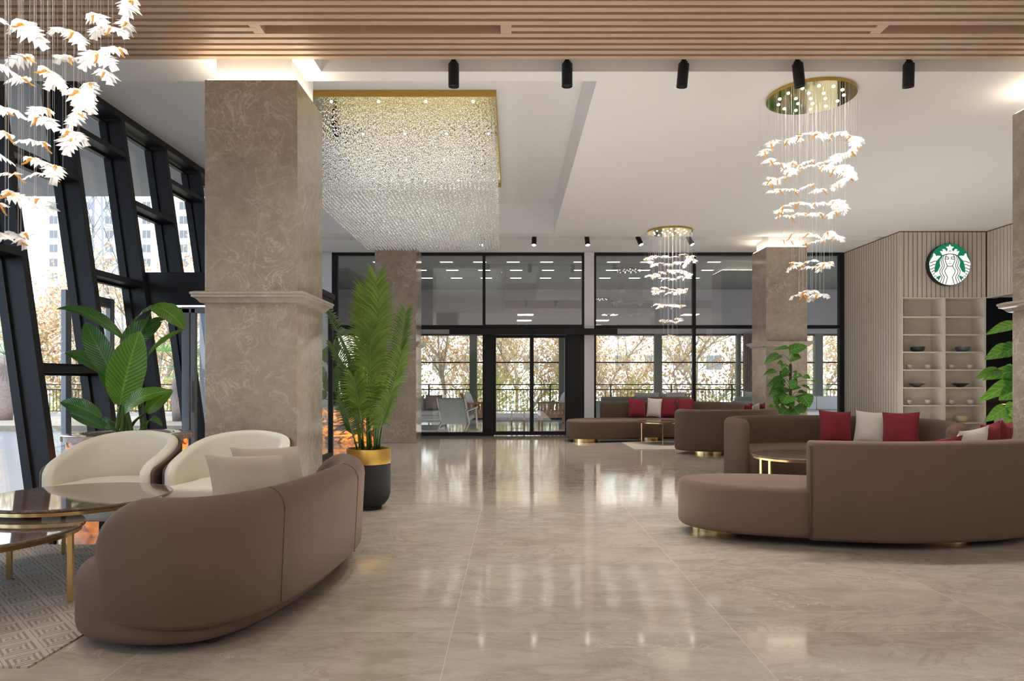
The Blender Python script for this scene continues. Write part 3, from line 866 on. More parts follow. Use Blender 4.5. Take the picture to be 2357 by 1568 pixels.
# ---- counter and pastry case in the opening
ct = thing('service_counter', 'pale board fronted cafe counter under the dark pastry case', 'counter', (9.7, 12, 0))
b = MB(); boards(b, 'y', KX1+.06, 9.6, 13.4, .04, .60, .09, .012); b.build('front_boards', M['kiosk'], ct, world=True)
MB().box(KX1+.06, 10.2, 9.6, 13.4, 0, .60).build('carcass', M['kiosk_gap'], ct, world=True)
MB().box(KX1+.02, 10.22, 9.58, 13.42, .60, .625).build('counter_top', M['kiosk'], ct, world=True)
cs = thing('pastry_case', 'dark glass pastry case with glowing brass shelf edges on the cafe counter', 'display case', (9.7, 12, .625))
MB().box(KX1+.10, 10.0, 9.8, 13.3, .63, .68).build('base', M['casedark'], cs, world=True)
MB().box(9.9, 10.0, 9.8, 13.3, .68, 1.02).build('back_panel', M['casedark'], cs, world=True)
MB().box(KX1+.12, 9.9, 9.82, 13.28, .80, .812).build('shelf', M['brassglow'], cs, world=True)
MB().box(KX1+.10, 10.0, 9.8, 13.3, 1.02, 1.045).build('top', M['casedark'], cs, world=True)
MB().box(KX1+.105, KX1+.115, 9.8, 13.3, 1.0, 1.015).build('light_strip', M['brassglow'], cs, world=True)
MB().box(KX1+.10, KX1+.108, 9.8, 13.3, .68, 1.0).build('pane', M['glass_plain'], cs, world=True)

# ---- terrace lounge behind the glass wall
LY = 22.3
struct('floor_lounge', MB().box(-7, 13, BY+.12, LY+1.2, -.12, -.002), M['loungefloor'])
struct('ceiling_lounge', MB().box(-7, 13, BY+.15, LY+.2, CZ, 4.7), M['lounge_ceiling'])
struct('wall_terrace', MB().box(-7, 13, LY-.1, LY+.15, 2.76, CZ).box(-7.2, -7, BY+.15, LY, 0, CZ).box(13, 13.2, BY, LY, 0, CZ).box(-7,-6.9,LY-.1,LY+.1,0,2.76), M['mauve'])
struct('wall_lounge_pier', MB().box(1.66, 1.95, LY-.35, LY, 0, 2.76), M['concrete'])
for i, (x0, x1) in enumerate(((-1.36,-1.12),(1.50,1.66),(4.56,4.80),(9.70,9.94),(-4.6,-4.4),(7.2,7.32))):
    struct('trim_%d' % (i+2), MB().box(x0, x1, LY-.08, LY+.10, 0, 2.76), M['greenpost'])
prev = -6.9
for i, x in enumerate((-4.5, -1.24, 1.58, 4.68, 7.26, 9.82, 13)):
    r = struct_root('window_%d' % (40+i), ((prev+x)/2, LY, 0))
    a, c = prev+.08, x-.08
    MB().box(a, c, LY, LY+.05, 1.82, 1.865).build('transom', M['charcoal'], r, world=True)
    MB().box(a, c, LY+.02, LY+.03, .06, 2.70).build('pane', M['glass_plain'], r, world=True)
    b = MB(); b.box(a, c, LY-.02, LY+.06, 0, .06).box(a, c, LY-.02, LY+.06, 2.70, 2.76); b.build('frame', M['charcoal'], r, world=True)
    prev = x
dl0 = None; k = 0
rn = {0:'nearest', 1:'middle', 2:'farthest'}
for ri, y in enumerate((17.05, 18.3, 19.7)):
    for ci in range(11):
        x = -3.25 + .82*ci + (.02*ci if ri else 0)
        if dl0 is None:
            t = thing('recessed_downlight', '', 'downlight', (x, y, CZ))
            MB().box(-.15,.15,-.06,.06,-.004,.01).build('diffuser', M['downlight'], t)
            b = MB(); b.box(-.17,-.15,-.08,.08,-.008,.004).box(.15,.17,-.08,.08,-.008,.004).box(-.15,.15,-.08,-.06,-.008,.004).box(-.15,.15,.06,.08,-.008,.004); b.build('trim_ring', M['white2'], t)
            dl0 = t
        else: t = dup(dl0, (x, y, CZ))
        tag(t, 'small rectangular downlight in the %s row of the dark lounge ceiling' % rn[ri], 'downlight', 'lounge downlights in the %s row' % rn[ri])
# curtain
b = MB()
vs = []
for i in range(41):
    x = 7.35 + .5*i/40; vs += [(x, LY-.2+.05*sin(i*1.25), 0), (x, LY-.2+.05*sin(i*1.25), 2.74)]
b.add(vs, [(2*i,2*i+2,2*i+3,2*i+1) for i in range(40)])
o = b.build('curtain', plain('taupe_curtain', (.26,.21,.18), .9), None, smooth=True); tag(o, 'taupe gathered curtain beside the terrace windows of the lounge', 'curtain')
# ================================================================== FURNITURE
# ---- rugs
o = MB().box(-3.71, -2.10, 3.02, 5.27, 0, .010).build('rug', M['rug'], None); tag(o, 'beige rug with a square key pattern under the two brass coffee tables', 'rug')
o = MB().box(2.22, 5.1, 12.60, 14.05, 0, .008).build('rug', M['rug_plain'], None); tag(o, 'plain greige rug under the small coffee table by the glass wall', 'rug')

# ---- curved sofa in front
s = thing('curved_sofa', 'curved brown sofa with its back turned, beige pillows on it, beside the patterned rug', 'sofa', (-1.6, 4.1, 0))
b = pad(MB(), [(-2.10,3.35),(-1.88,3.16),(-1.52,3.13),(-1.30,3.30),(-1.16,3.75),(-1.10,4.4),(-1.16,4.98),(-1.4,5.16),(-1.74,5.1),(-1.86,4.65),(-1.93,4.2),(-2.08,3.75)], .045, .40, .10, .06)
b.build('seat', M['sofa'], s, world=True, smooth=True, angle=60)
b = sweep(MB(), [(-1.90,3.285),(-1.62,3.19),(-1.40,3.23),(-1.23,3.52),(-1.145,4.0),(-1.12,4.5),(-1.17,4.88),(-1.30,5.12),(-1.50,5.22)], .215, .135, .72, .11, .03, er=.10, erz=.30, flare=-.03)
b.build('backrest', M['sofa'], s, world=True, smooth=True, angle=70)
def seam(parent, path, t, z0, zt, rt, flare, frac, mat):
    P = cr([(p[0],p[1]) for p in path], 16); T = length(P)
    (p, q), _ = resample(P, [T*frac, T*frac+.01]); tg = (q-p).normalized(); nx, ny = -tg.y, tg.x
    h = t/2+.001; pts = []
    prof = [(-h, z0+.02+(zt-rt-z0)*k/8) for k in range(9)] + [(-h+min(rt,h)*(1-cos(a)), zt-rt+(rt+.001)*sin(a)) for a in (.3,.6,.9,1.2,1.5)]
    for u, z in prof: f = flare*(z-z0)/(zt-z0); pts.append((p.x+nx*(u+f), p.y+ny*(u+f), z))
    MB().tube(pts, .0028, 5).build('seam', mat, parent, world=True, smooth=True)
for fr in (.30, .66): seam(s, [(-1.90,3.285),(-1.62,3.19),(-1.40,3.23),(-1.23,3.52),(-1.145,4.0),(-1.12,4.5),(-1.17,4.88),(-1.30,5.12),(-1.50,5.22)], .215, .135, .72, .11, -.03, fr, M['piping'])
for x, y in ((-1.9,3.45),(-1.45,3.35),(-1.25,4.7),(-1.7,4.9)):
    MB().lathe([(.04,0),(.04,.05)], 16, (x,y,0)).build('foot', M['darkwood'], s, world=True, smooth=True, angle=40)

def pillow(name, label, mat, x, y, z, yaw, lean, w=.45, h=.42, th=.15, group=None, roll=0, seed=1):
    b = pillow_mesh(MB(), w, h, th, 14, seed)
    o = b.build(name, mat, None, smooth=True)
    z += w/2*abs(sin(math.radians(roll)))+.004
    o.location = (x, y, z); o.rotation_euler = (-math.radians(lean), math.radians(roll), math.radians(yaw))
    return tag(o, label, 'pillow', group)
g = 'beige pillows on the curved sofa'
pillow('throw_pillow', 'beige velvet pillow on the curved sofa, the one overlapping its neighbour', M['beige'], -1.555, 4.24, .405, 47, 26, .54, .40, .17, g, 4, 3)
pillow('throw_pillow', 'beige velvet pillow on the curved sofa, half hidden behind its neighbour', M['beige'], -1.615, 4.77, .405, 52, 24, .54, .40, .17, g, 3, 8)

# ---- tub armchairs
def armchair(loc, rz, label):
    t = thing('tub_armchair', label, 'armchair', loc, rz, 'cream tub armchairs')
    path = [(-.37,-.36),(-.385,-.12),(-.365,.10),(-.27,.27),(0,.335),(.27,.27),(.365,.10),(.385,-.12),(.37,-.36)]
    zt = lambda s: .60 + .225*math.sin(PI*min(1,max(0,s)))**1.15
    b = sweep(MB(), path, .085, .20, zt, .045, .02, er=.04, erz=.11, flare=.0, step=.03)
    b.build('inner_shell', M['cream'], t, smooth=True, angle=70)
    path2 = [(x*1.155, y*1.155+.0 if y > 0 else y) for x, y in path]
    path2[0] = (-.425,-.33); path2[-1] = (.425,-.33)
    zt2 = lambda s: .575 + .225*math.sin(PI*min(1,max(0,s)))**1.15
    b = sweep(MB(), path2, .026, .17, zt2, .02, .01, er=.013, erz=.05, step=.03)
    b.build('outer_shell', M['chairbrown'], t, smooth=True, angle=70)
    o = pad(MB(), [(-.335,-.1),(-.335,.08),(-.25,.22),(0,.285),(.25,.22),(.335,.08),(.335,-.1),(.37,-.32),(.36,-.43),(.22,-.455),(0,-.46),(-.22,-.455),(-.36,-.43),(-.37,-.32)], .335, .445, .035, .02)
    o.build('seat', M['cream'], t, smooth=True, angle=60)
    o = pad(MB(), [(-.34,-.1),(-.34,.08),(-.25,.23),(0,.29),(.25,.23),(.34,.08),(.34,-.1),(.375,-.30),(.355,-.42),(.22,-.44),(0,-.445),(-.22,-.44),(-.355,-.42),(-.375,-.30)], .19, .335, .015, .02)
    o.build('seat_base', M['cream'], t, smooth=True, angle=60)
    for x, y in ((-.30,-.34),(.30,-.34),(-.27,.22),(.27,.22)):
        MB().bar((x*1.05,y*1.05,0),(x,y,.20),.035).build('leg', M['darkwood'], t)
    return t
armchair((-3.19, 5.66, 0), .0, 'cream tub armchair in front of the lit planter')
armchair((-2.255, 5.68, 0), -.04, 'cream tub armchair in front of the stone pillar')

# ---- round coffee tables
def round_table(x, y, r, z, legs, label, group=None, w=.026, th=.022, zf=.0105):
    t = thing('coffee_table', label, 'coffee table', (x, y, 0), 0, group)
    MB().lathe([(r-.012,z-th),(r,z-th+.008),(r,z-.006),(r-.006,z)], 96).build('tabletop', M['marble_top'], t, smooth=True, angle=30)
    b = MB(); R0, R1, z0, z1 = r-.03, r-.018, z-th-.022, z-th
    b.lathe([(R1,z0),(R1,z1)], 96, cap0=False, cap1=False)
    vs = [];
    b.lathe([(R0,z1),(R0,z0),(R1,z0)], 96, cap0=False, cap1=False)
    b.build('rim_band', M['brass'], t, smooth=True, angle=30)
    for lx, ly in legs:
        a = math.atan2(ly, lx); rr = r-.036
        MB().bar((rr*cos(a), rr*sin(a), zf), (rr*cos(a), rr*sin(a), z-th), w, w, (cos(a), sin(a), 0)).build('leg', M['brass'], t)
    return t
round_table(-2.86, 4.58, .565, .50, [(.47,-.33),(.41,.42),(-.40,.45)], 'taller round brown marble coffee table in front of the cream armchairs', 'brown marble tables on the patterned rug')
round_table(-3.03, 3.80, .60, .435, [(.575,.10),(-.12,.57),(-.45,-.3),(.3,-.5)], 'lower round brown marble coffee table tucked under the taller one', 'brown marble tables on the patterned rug')
round_table(3.13, 7.62, .485, .445, [(-.42,-.25),(.05,-.49),(-.3,.4),(.42,.25)], 'round marble coffee table with brass legs between the two large facing sofas')
round_table(2.93, 13.80, .40, .46, [(-.36,.18),(-.02,-.4),(.37,.15)], 'small round marble coffee table with brass legs on the plain rug', None, .02, .022, .0085)

# ---- large S-shaped sofas
def plinths(t, pts, r=.25, h=.075):
    for x, y in pts:
        MB().lathe([(r,0),(r,h)], 40, (x,y,0)).build('brass_plinth', M['brass'], t, world=True, smooth=True, angle=40)
def big_sofa(label, base, seat, back, plin, t=.17, zb=.80, lowback=None, pipe=None, er=.05, erz=.05, parts=None, rt=.045, mat=None):
    s = thing('curved_sofa', label, 'sofa', base)
    m = M['sofa_dark'] if mat is None else mat
    pad(MB(), seat, .07, .45, .06, .05, 8).build('seat', m, s, world=True, smooth=True, angle=60)
    sweep(MB(), back, t, .065, zb, rt, .03, er=er, erz=erz, step=.06).build('backrest', m, s, world=True, smooth=True, angle=70)
    plinths(s, plin)
    if pipe:
        for pl in pipe: MB().tube(pl, .006, 6).build('piping', M['piping'], s, world=True, smooth=True)
    return s
# R1: back turned to us, lounging end towards the aisle
back1 = [(2.22,5.235),(2.55,5.16),(2.9,5.12),(3.4,5.18),(3.86,5.33),(4.35,5.68),(4.65,6.05)]
off = .088
bp = cr([(p[0],p[1]) for p in back1], 10)
front = []
for i, p in enumerate(bp):
    tg = (bp[min(i+1,len(bp)-1)]-bp[max(i-1,0)]).normalized(); front.append(Vector((p.x+tg.y*off, p.y-tg.x*off)))
pp = [Vector((front[0].x+.012, front[0].y+.0, z)) for z in (.09,.3,.6,.745)] + [Vector((p.x, p.y+.012 if i>0 else p.y, .765)) for i, p in enumerate(front)]
big_sofa('largest brown curved sofa with its back turned and a low lounge end towards the aisle', (2.9, 5.6, 0),
    [(2.22,5.17),(1.95,5.23),(1.68,5.34),(1.48,5.50),(1.385,5.74),(1.46,5.95),(1.75,6.07),(2.15,6.05),(2.6,5.93),(3.1,5.90),(3.6,6.0),(4.0,6.25),(4.3,6.5),(4.6,6.15),(4.3,5.72),(3.86,5.36),(3.4,5.20),(2.9,5.15),(2.5,5.16)],
    back1, [(1.77,5.92),(3.42,5.62),(4.2,6.0)], .175, .80, pipe=[pp], er=.045, erz=.03, rt=.04)
# R2: facing us, wrapping round the coffee table
big_sofa('brown curved tub sofa facing the room with red and white pillows, near the cafe shelves', (3.9, 8.5, 0),
    [(2.80,8.22),(2.78,8.6),(3.0,8.92),(3.5,9.08),(4.1,9.0),(4.6,8.65),(4.83,8.1),(4.72,7.5),(4.45,7.08),(4.2,7.05),(4.12,7.4),(4.2,7.8),(4.05,8.15),(3.6,8.32),(3.1,8.25)],
    [(2.735,8.16),(2.70,8.55),(2.9,8.92),(3.45,9.16),(4.15,9.10),(4.72,8.72),(4.95,8.1),(4.80,7.45),(4.47,7.03)],
    [(3.2,8.6),(4.4,8.0)], .17, .80, er=.085, erz=.09, rt=.075)
# R3: back turned, in the middle distance
big_sofa('brown curved sofa with its back turned, beyond the tub sofa', (3.6, 12, 0),
    [(2.92,12.15),(3.05,11.85),(3.5,11.70),(4.0,11.80),(4.5,12.2),(4.80,12.7),(4.75,13.0),(4.35,13.05),(4.1,12.75),(3.7,12.5),(3.2,12.45)],
    [(2.87,12.10),(2.98,11.84),(3.35,11.66),(3.8,11.69),(4.25,11.93),(4.62,12.4),(4.86,12.9)],
    [(3.4,12.05),(4.15,12.25)], .16, .765, er=.08, erz=.10, rt=.07)
# R4: along the glass wall
big_sofa('brown curved sofa by the glass wall with a low lounge end', (2.6, 14.6, 0),
    [(1.14,14.35),(1.25,14.10),(1.6,14.0),(2.1,14.12),(2.6,14.33),(3.2,14.45),(3.8,14.35),(4.3,14.05),(4.72,14.2),(4.6,14.75),(4.0,15.15),(3.2,15.28),(2.4,15.25),(1.85,15.15),(1.4,14.95),(1.16,14.65)],
    [(1.93,15.22),(2.5,15.31),(3.2,15.34),(3.9,15.22),(4.45,14.9),(4.78,14.4),(4.82,14.05)],
    [(1.52,14.35),(2.95,14.85)], .16, .80, er=.07, erz=.06, rt=.06)

# ---- pillows on them
g = 'pillows on the tub sofa'
pillow('throw_pillow', 'burgundy pillow on the tub sofa, nearest the glass wall side of the white one', M['red'], 4.05, 8.70, .452, -8, 14, .39, .42, .15, g, 3, 2)
pillow('throw_pillow', 'off-white pillow on the tub sofa between two burgundy ones', M['offwhite'], 4.40, 8.56, .452, -34, 15, .37, .42, .15, g, 3, 4)
pillow('throw_pillow', 'burgundy pillow on the tub sofa, nearest the cafe shelves', M['red'], 4.56, 8.16, .452, -40, 13, .40, .43, .15, g, -2, 5)
g = 'pillows leaning inside the largest sofa'
pillow('throw_pillow', 'burgundy pillow tip just clearing the largest sofa back beside the tub sofa arm', M['red'], 3.38, 5.55, .452, 184, 24, .34, .36, .13, g, 8, 6)
pillow('throw_pillow', 'off-white pillow peeking over the back of the largest sofa', M['offwhite'], 3.70, 5.70, .452, 200, 18, .34, .42, .13, g, 7, 7)
pillow('throw_pillow', 'burgundy pillow peeking over the largest sofa beside the white one, below the broad leaves', M['red'], 4.02, 5.96, .452, 212, 12, .34, .44, .13, g, 5, 8)
pillow('throw_pillow', 'burgundy pillow peeking over the largest sofa in front of the near pillar', M['red'], 4.28, 6.20, .452, 222, 14, .36, .44, .13, g, -5, 9)
g = 'pillows on the sofa by the glass wall'
pillow('throw_pillow', 'burgundy pillow on the glass wall sofa, closest to its low lounge end', M['red'], 2.70, 15.0, .452, 6, 16, .38, .42, .15, g, 3, 10)
pillow('throw_pillow', 'off-white pillow on the glass wall sofa between burgundy ones', M['offwhite'], 3.06, 15.04, .452, -20, 12, .32, .42, .13, g, 3, 11)
pillow('throw_pillow', 'burgundy pillow on the glass wall sofa, third from its low lounge end', M['red'], 3.38, 15.0, .452, -8, 14, .34, .43, .13, g, 2, 12)
pillow('throw_pillow', 'burgundy pillow on the glass wall sofa, closest to the far pillar', M['red'], 3.72, 14.9, .452, -18, 14, .34, .43, .13, g, 0, 13)
g = 'pillows just showing over the middle sofa'
pillow('throw_pillow', 'burgundy pillow just showing over the middle sofa, on the glass wall side', M['red'], 4.16, 12.40, .452, 226, 12, .30, .38, .12, g, 8, 14)
pillow('throw_pillow', 'white pillow just showing over the middle sofa near the climbing plant', M['offwhite'], 4.37, 12.63, .452, 230, 14, .30, .38, .12, g, 8, 15)
pillow('throw_pillow', 'burgundy pillow just showing over the middle sofa beside the climbing plant', M['red'], 4.56, 12.86, .452, 232, 12, .30, .38, .12, g, 5, 16)

# ================================================================== LOUNGE FURNITURE (behind the glass)
def cushion(mb, x0, x1, y0, y1, z0, z1, r=.04):
    return pad(mb, [(x0,y0),(x1,y0),(x1,y1),(x0,y1)], z0, z1, r, r, 1, dense=False)
# easy chair seen from behind
t = thing('easy_chair', 'pale wood framed easy chair with a light cloth back, seen from behind through the glass', 'armchair', (-1.35, 17.6, 0), -.25)
b = MB(); b.hexa([(-.33,-.36,.16),(.33,-.36,.16),(.33,-.28,.18),(-.33,-.28,.18),(-.33,-.60,.82),(.33,-.60,.82),(.33,-.53,.84),(-.33,-.53,.84)]); b.build('backrest', M['g_sage'], t, bevel=.03, seg=3)
b = MB(); b.hexa([(-.32,-.30,.20),(.32,-.30,.20),(.32,.34,.30),(-.32,.34,.30),(-.32,-.32,.34),(.32,-.32,.34),(.32,.36,.44),(-.32,.36,.44)]); b.build('seat', M['g_sage'], t, bevel=.03, seg=3)
for sx in (-1, 1):
    MB().bar((sx*.38,-.55,.50),(sx*.38,.36,.58),.05,.03).build('armrest', M['paleframe'], t, bevel=.008)
    MB().bar((sx*.37,.40,0),(sx*.37,.28,.57),.035).build('leg', M['paleframe'], t)
    MB().bar((sx*.36,-.62,0),(sx*.36,-.26,.22),.04).build('leg', M['paleframe'], t)
    MB().bar((sx*.36,-.26,.20),(sx*.36,-.58,.83),.03,.05).build('frame_rail', M['paleframe'], t)
# grey sofa with pillows behind the near chair
def box_sofa(name, label, loc, rz, w, d, mat, seats=3, zs=.40, zb=.74, arm=.14, legs=True, feet=None):
    t = thing(name, label, 'sofa', loc, rz)
    MB().box(-w/2, w/2, -d/2, d/2, .12, zs-.13).build('base', mat, t, bevel=.02)
    MB().box(-w/2, w/2, d/2-.14, d/2, zs-.13, zb-.10).build('back_frame', mat, t, bevel=.02)
    for s_ in (-1,1): MB().box(min(s_*w/2, s_*(w/2-arm)), max(s_*w/2, s_*(w/2-arm)), -d/2, d/2-.14, zs-.13, zs+.16).build('armrest', mat, t, bevel=.03)
    iw = (w-2*arm)/seats
    for i in range(seats):
        x0 = -w/2+arm+i*iw
        cushion(MB(), x0+.005, x0+iw-.005, -d/2, d/2-.15, zs-.13, zs).build('seat_cushion', mat, t, smooth=True, angle=60)
        o = cushion(MB(), x0+.01, x0+iw-.01, d/2-.30, d/2-.14, zs, zb, .06).build('back_cushion', mat, t, smooth=True, angle=60)
    for x in (-w/2+.08, w/2-.08):
        for y in (-d/2+.08, d/2-.08): MB().box(x-.025,x+.025,y-.025,y+.025,0,.12).build('leg', feet or M['charcoal'], t)
    return t
box_sofa('lounge_sofa', 'light grey lounge sofa with dark pillows behind the pale easy chair', (-3.0, 20.2, 0), .1, 2.3, .9, M['g_grey'])
pillow('throw_pillow', 'grey patterned pillow on the grey lounge sofa behind the easy chair', M['g_sage'], -2.75, 19.95, .41, 12, 18, .45, .42, .14)
pillow('throw_pillow', 'dark taupe pillow on the grey lounge sofa behind the easy chair', M['g_taupe'], -2.25, 20.05, .41, 4, 16, .5, .45, .14)
o = MB().box(-4.3,-1.9,17.9,19.6,0,.008).build('rug', plain('striped_grey_rug',(.30,.30,.31),.95,0,.3,4), None); tag(o, 'grey rug in front of the light grey lounge sofa', 'rug')
# white wingless chair beyond, cushions only showing
def teak_chair(loc, rz, label, pillows=True):
    t = thing('teak_armchair', label, 'armchair', loc, rz, None)
    w, d = .74, .78
    for sx in (-1, 1):
        for y in (-d/2+.03, d/2-.03): MB().bar((sx*w/2, y, 0), (sx*w/2, y, .60), .055).build('leg', M['teak'], t)
        MB().box(sx*w/2-.035, sx*w/2+.035, -d/2-.02, d/2+.02, .60, .63).build('armrest', M['teak'], t, bevel=.006)
        b = MB()
        for i in range(6):
            y = -d/2+.10+i*(d-.2)/5; b.box(sx*w/2-.012, sx*w/2+.012, y-.03, y+.03, .27, .60)
        b.build('side_slats', M['teak'], t)
        MB().box(sx*w/2-.018, sx*w/2+.018, -d/2, d/2, .21, .27).build('side_rail', M['teak'], t)
    MB().box(-w/2, w/2, -d/2, d/2, .21, .25).build('seat_frame', M['teak'], t)
    b = MB()
    for i in range(7):
        x = -w/2+.07+i*(w-.14)/6; b.hexa([(x-.03,d/2-.10,.25),(x+.03,d/2-.10,.25),(x+.03,d/2-.07,.25),(x-.03,d/2-.07,.25),(x-.03,d/2+.14,.88),(x+.03,d/2+.14,.88),(x+.03,d/2+.17,.88),(x-.03,d/2+.17,.88)])
    b.build('back_slats', M['teak'], t)
    MB().bar((-w/2, d/2+.155, .88), (w/2, d/2+.155, .88), .05, .04).build('top_rail', M['teak'], t)
    cushion(MB(), -w/2+.04, w/2-.04, -d/2-.02, d/2-.14, .25, .40, .05).build('seat_cushion', M['g_white'], t, smooth=True, angle=60)
    b = pillow_mesh(MB(), .64, .58, .22, 12, 3)
    o = b.build('back_cushion', M['g_white'], t, smooth=True); o.location = (0, d/2-.16, .39); o.rotation_euler = (-.30, 0, 0)
    return t
teak_chair((1.18, 20.1, 0), 1.65+PI/2*0-PI, 'teak slatted armchair with thick white cushions beside the sliding door, outside the glass')
pillow('throw_pillow', 'taupe pillow on the teak armchair behind the sliding door', M['g_taupe'], 1.10, 20.05, .42, -85, 20, .36, .30, .12)
teak_chair((-.92, 20.1, 0), PI/2, 'teak armchair mostly hidden behind the dark door jamb')
t = thing('side_table', 'small square teak side table between the two teak armchairs', 'side table', (.17, 20.0, 0))
MB().box(-.21,.21,-.21,.21,.36,.39).build('tabletop', M['teak'], t, bevel=.004)
for x in (-1,1):
    for y in (-1,1): MB().box(x*.18-.025,x*.18+.025,y*.18-.025,y*.18+.025,0,.36).build('leg', M['teak'], t)
    MB().box(x*.18-.015,x*.18+.015,-.155,.155,.10,.13).build('stretcher', M['teak'], t)
MB().box(-.165,.165,-.015,.015,.10,.13).build('stretcher', M['teak'], t)
# sage sofa behind the window bay, white cushions
box_sofa('lounge_sofa', 'sage grey lounge sofa behind the brown sofa at the glass wall', (3.3, 17.4, 0), PI, 2.5, .9, M['g_sage'], 3, .42, .86)
t = teak_chair((4.55, 20.0, 0), PI+.3, 'white cushioned teak armchair beyond the sage sofa')
pillow('throw_pillow', 'plump white pillow resting on the sage lounge sofa', M['g_white'], 3.40, 17.58, .46, 170, 8, .62, .50, .2)
pillow('throw_pillow', 'plump cream pillow resting on the sage lounge sofa beside the white one', M['offwhite'], 4.06, 17.58, .46, 185, 8, .60, .48, .2)
box_sofa('lounge_sofa', 'sage grey lounge sofa near the far pillar with white pillows', (6.2, 17.6, 0), PI, 1.5, .9, M['g_sage'], 2, .42, .86)
pillow('throw_pillow', 'white pillow on the sage lounge sofa near the far pillar', M['g_white'], 6.2, 17.64, .47, 170, 8, .62, .52, .2)
box_sofa('lounge_sofa', 'white lounge sofa seen between the far pillar and the board wall', (8.55, 18.6, 0), 0, 2.6, .9, M['g_white'], 3, .46, .84, .30)
# ================================================================== CEILING LIGHTS
def area(name, loc, size, power, color=(1,.93,.83), rot=(0,0,0), sy=None, spread=None, shape=None):
    L = bpy.data.lights.new(name, 'AREA'); L.energy = power; L.color = color; L.size = size
    L.shape = shape or ('RECTANGLE' if sy else 'SQUARE')
    if sy: L.size_y = sy
    if spread: L.spread = math.radians(spread)
    o = bpy.data.objects.new(name, L); COL.objects.link(o); o.location = loc; o.rotation_euler = rot; return o
def spot(name, loc, target, power, color=(1,.90,.76), ang=50, size=.03, blend=.6):
    L = bpy.data.lights.new(name, 'SPOT'); L.energy = power; L.color = color; L.spot_size = math.radians(ang); L.spot_blend = blend; L.shadow_soft_size = size
    o = bpy.data.objects.new(name, L); COL.objects.link(o); o.location = loc
    d = Vector(target)-Vector(loc); o.rotation_euler = d.to_track_quat('-Z','Y').to_euler(); return o
# ---- track spotlights
def spotlight(x, y, ztop, tilt, label, group, slot, lens=-.206):
    t = thing('ceiling_spotlight', label, 'spotlight', (x, y, ztop), 0, group)
    MB().lathe([(.022,0),(.022,slot-ztop)], 12).build('stem', M['black'], t, smooth=True, angle=40)
    MB().lathe([(.034,-.01),(.034,.012)], 16).build('swivel_joint', M['black'], t, smooth=True, angle=40)
    b = MB().lathe([(.050,-.215),(.050,-.01),(.046,-.005)], 28, cap0=False)
    b.lathe([(.044,-.06),(.044,-.215),(.050,-.215)], 28, cap0=False, cap1=False)
    o = b.build('lamp_body', M['black'], t, smooth=True, angle=40); o.rotation_euler = tilt
    o2 = MB().lathe([(.044,lens),(.0,lens-.0001)], 24, cap0=False, cap1=False).build('lens', M['lens'], t); o2.rotation_euler = tilt
    return t
nm = ['closest to the crystal chandelier', 'second from the crystal chandelier', 'in the middle of its row', 'in front of the ring chandelier plate', 'farthest from the crystal chandelier']
for i, (x, tl) in enumerate(((-.54,(.05,.0,0)), (.51,(.02,.0,0)), (1.59,(.1,.07,0)), (2.64,(.1,-.15,0)), (3.67,(.16,-.07,0)))):
    spotlight(x, 6.43, 4.19, tl, 'black cylinder spotlight of the near slot, ' + nm[i], 'spotlights in the near ceiling slot', 4.48, -.10)
nm = ['beside the crystal chandelier', 'in line with the white pier', 'between the pier and the far ring chandelier', 'behind the far ring chandelier']
for i, (x, ry) in enumerate(((.455,.05), (1.53,-.05), (2.57,-.3), (3.60,-.35))):
    spotlight(x, 14.22, 4.20, (-.45, ry, 0), 'black lit spotlight in the far slot, ' + nm[i], 'spotlights in the far ceiling slot', 4.36)
spotlight(-.60, 14.22, 4.20, (-.45, .1, 0), 'black spotlight in the far slot hidden by the crystal chandelier', 'spotlights in the far ceiling slot', 4.36)

# ---- crystal bead chandelier
PX0, PX1, PY0, PY1, PZ = -2.55, -.20, 8.36, 12.24, 4.70
c = thing('crystal_chandelier', 'large rectangular chandelier of hanging crystal bead strings under a gold plate', 'chandelier', ((PX0+PX1)/2, (PY0+PY1)/2, PZ))
MB().box(PX0, PX1, PY0, PY1, PZ, PZ+.04).build('ceiling_plate', M['goldmirror'], c, world=True)
b = MB(); e = .012; z0, z1 = PZ-.035, PZ+.042
b.box(PX0-e, PX1+e, PY0-e, PY0, z0, z1).box(PX0-e, PX1+e, PY1, PY1+e, z0, z1).box(PX0-e, PX0, PY0, PY1, z0, z1).box(PX1, PX1+e, PY0, PY1, z0, z1)
b.build('plate_rim', M['goldpaint'], c, world=True)
rnd = random.Random(5)
lamp0 = None
for i in range(4):
    for j in range(4):
        x = PX0+.32+i*(PX1-PX0-.6)/3+(.15 if j%2 else 0); y = PY0+.22+j*(PY1-PY0-.5)/3
        if lamp0 is None:
            lamp0 = MB().lathe([(.014,-.012),(.018,0)], 14).build('lamp', M['lens'], c); lamp0.location = (x-c.location.x, y-c.location.y, 0)
        else:
            o = lamp0.copy(); COL.objects.link(o); o.parent = c; o.location = (x-c.location.x, y-c.location.y, 0)
import numpy as np
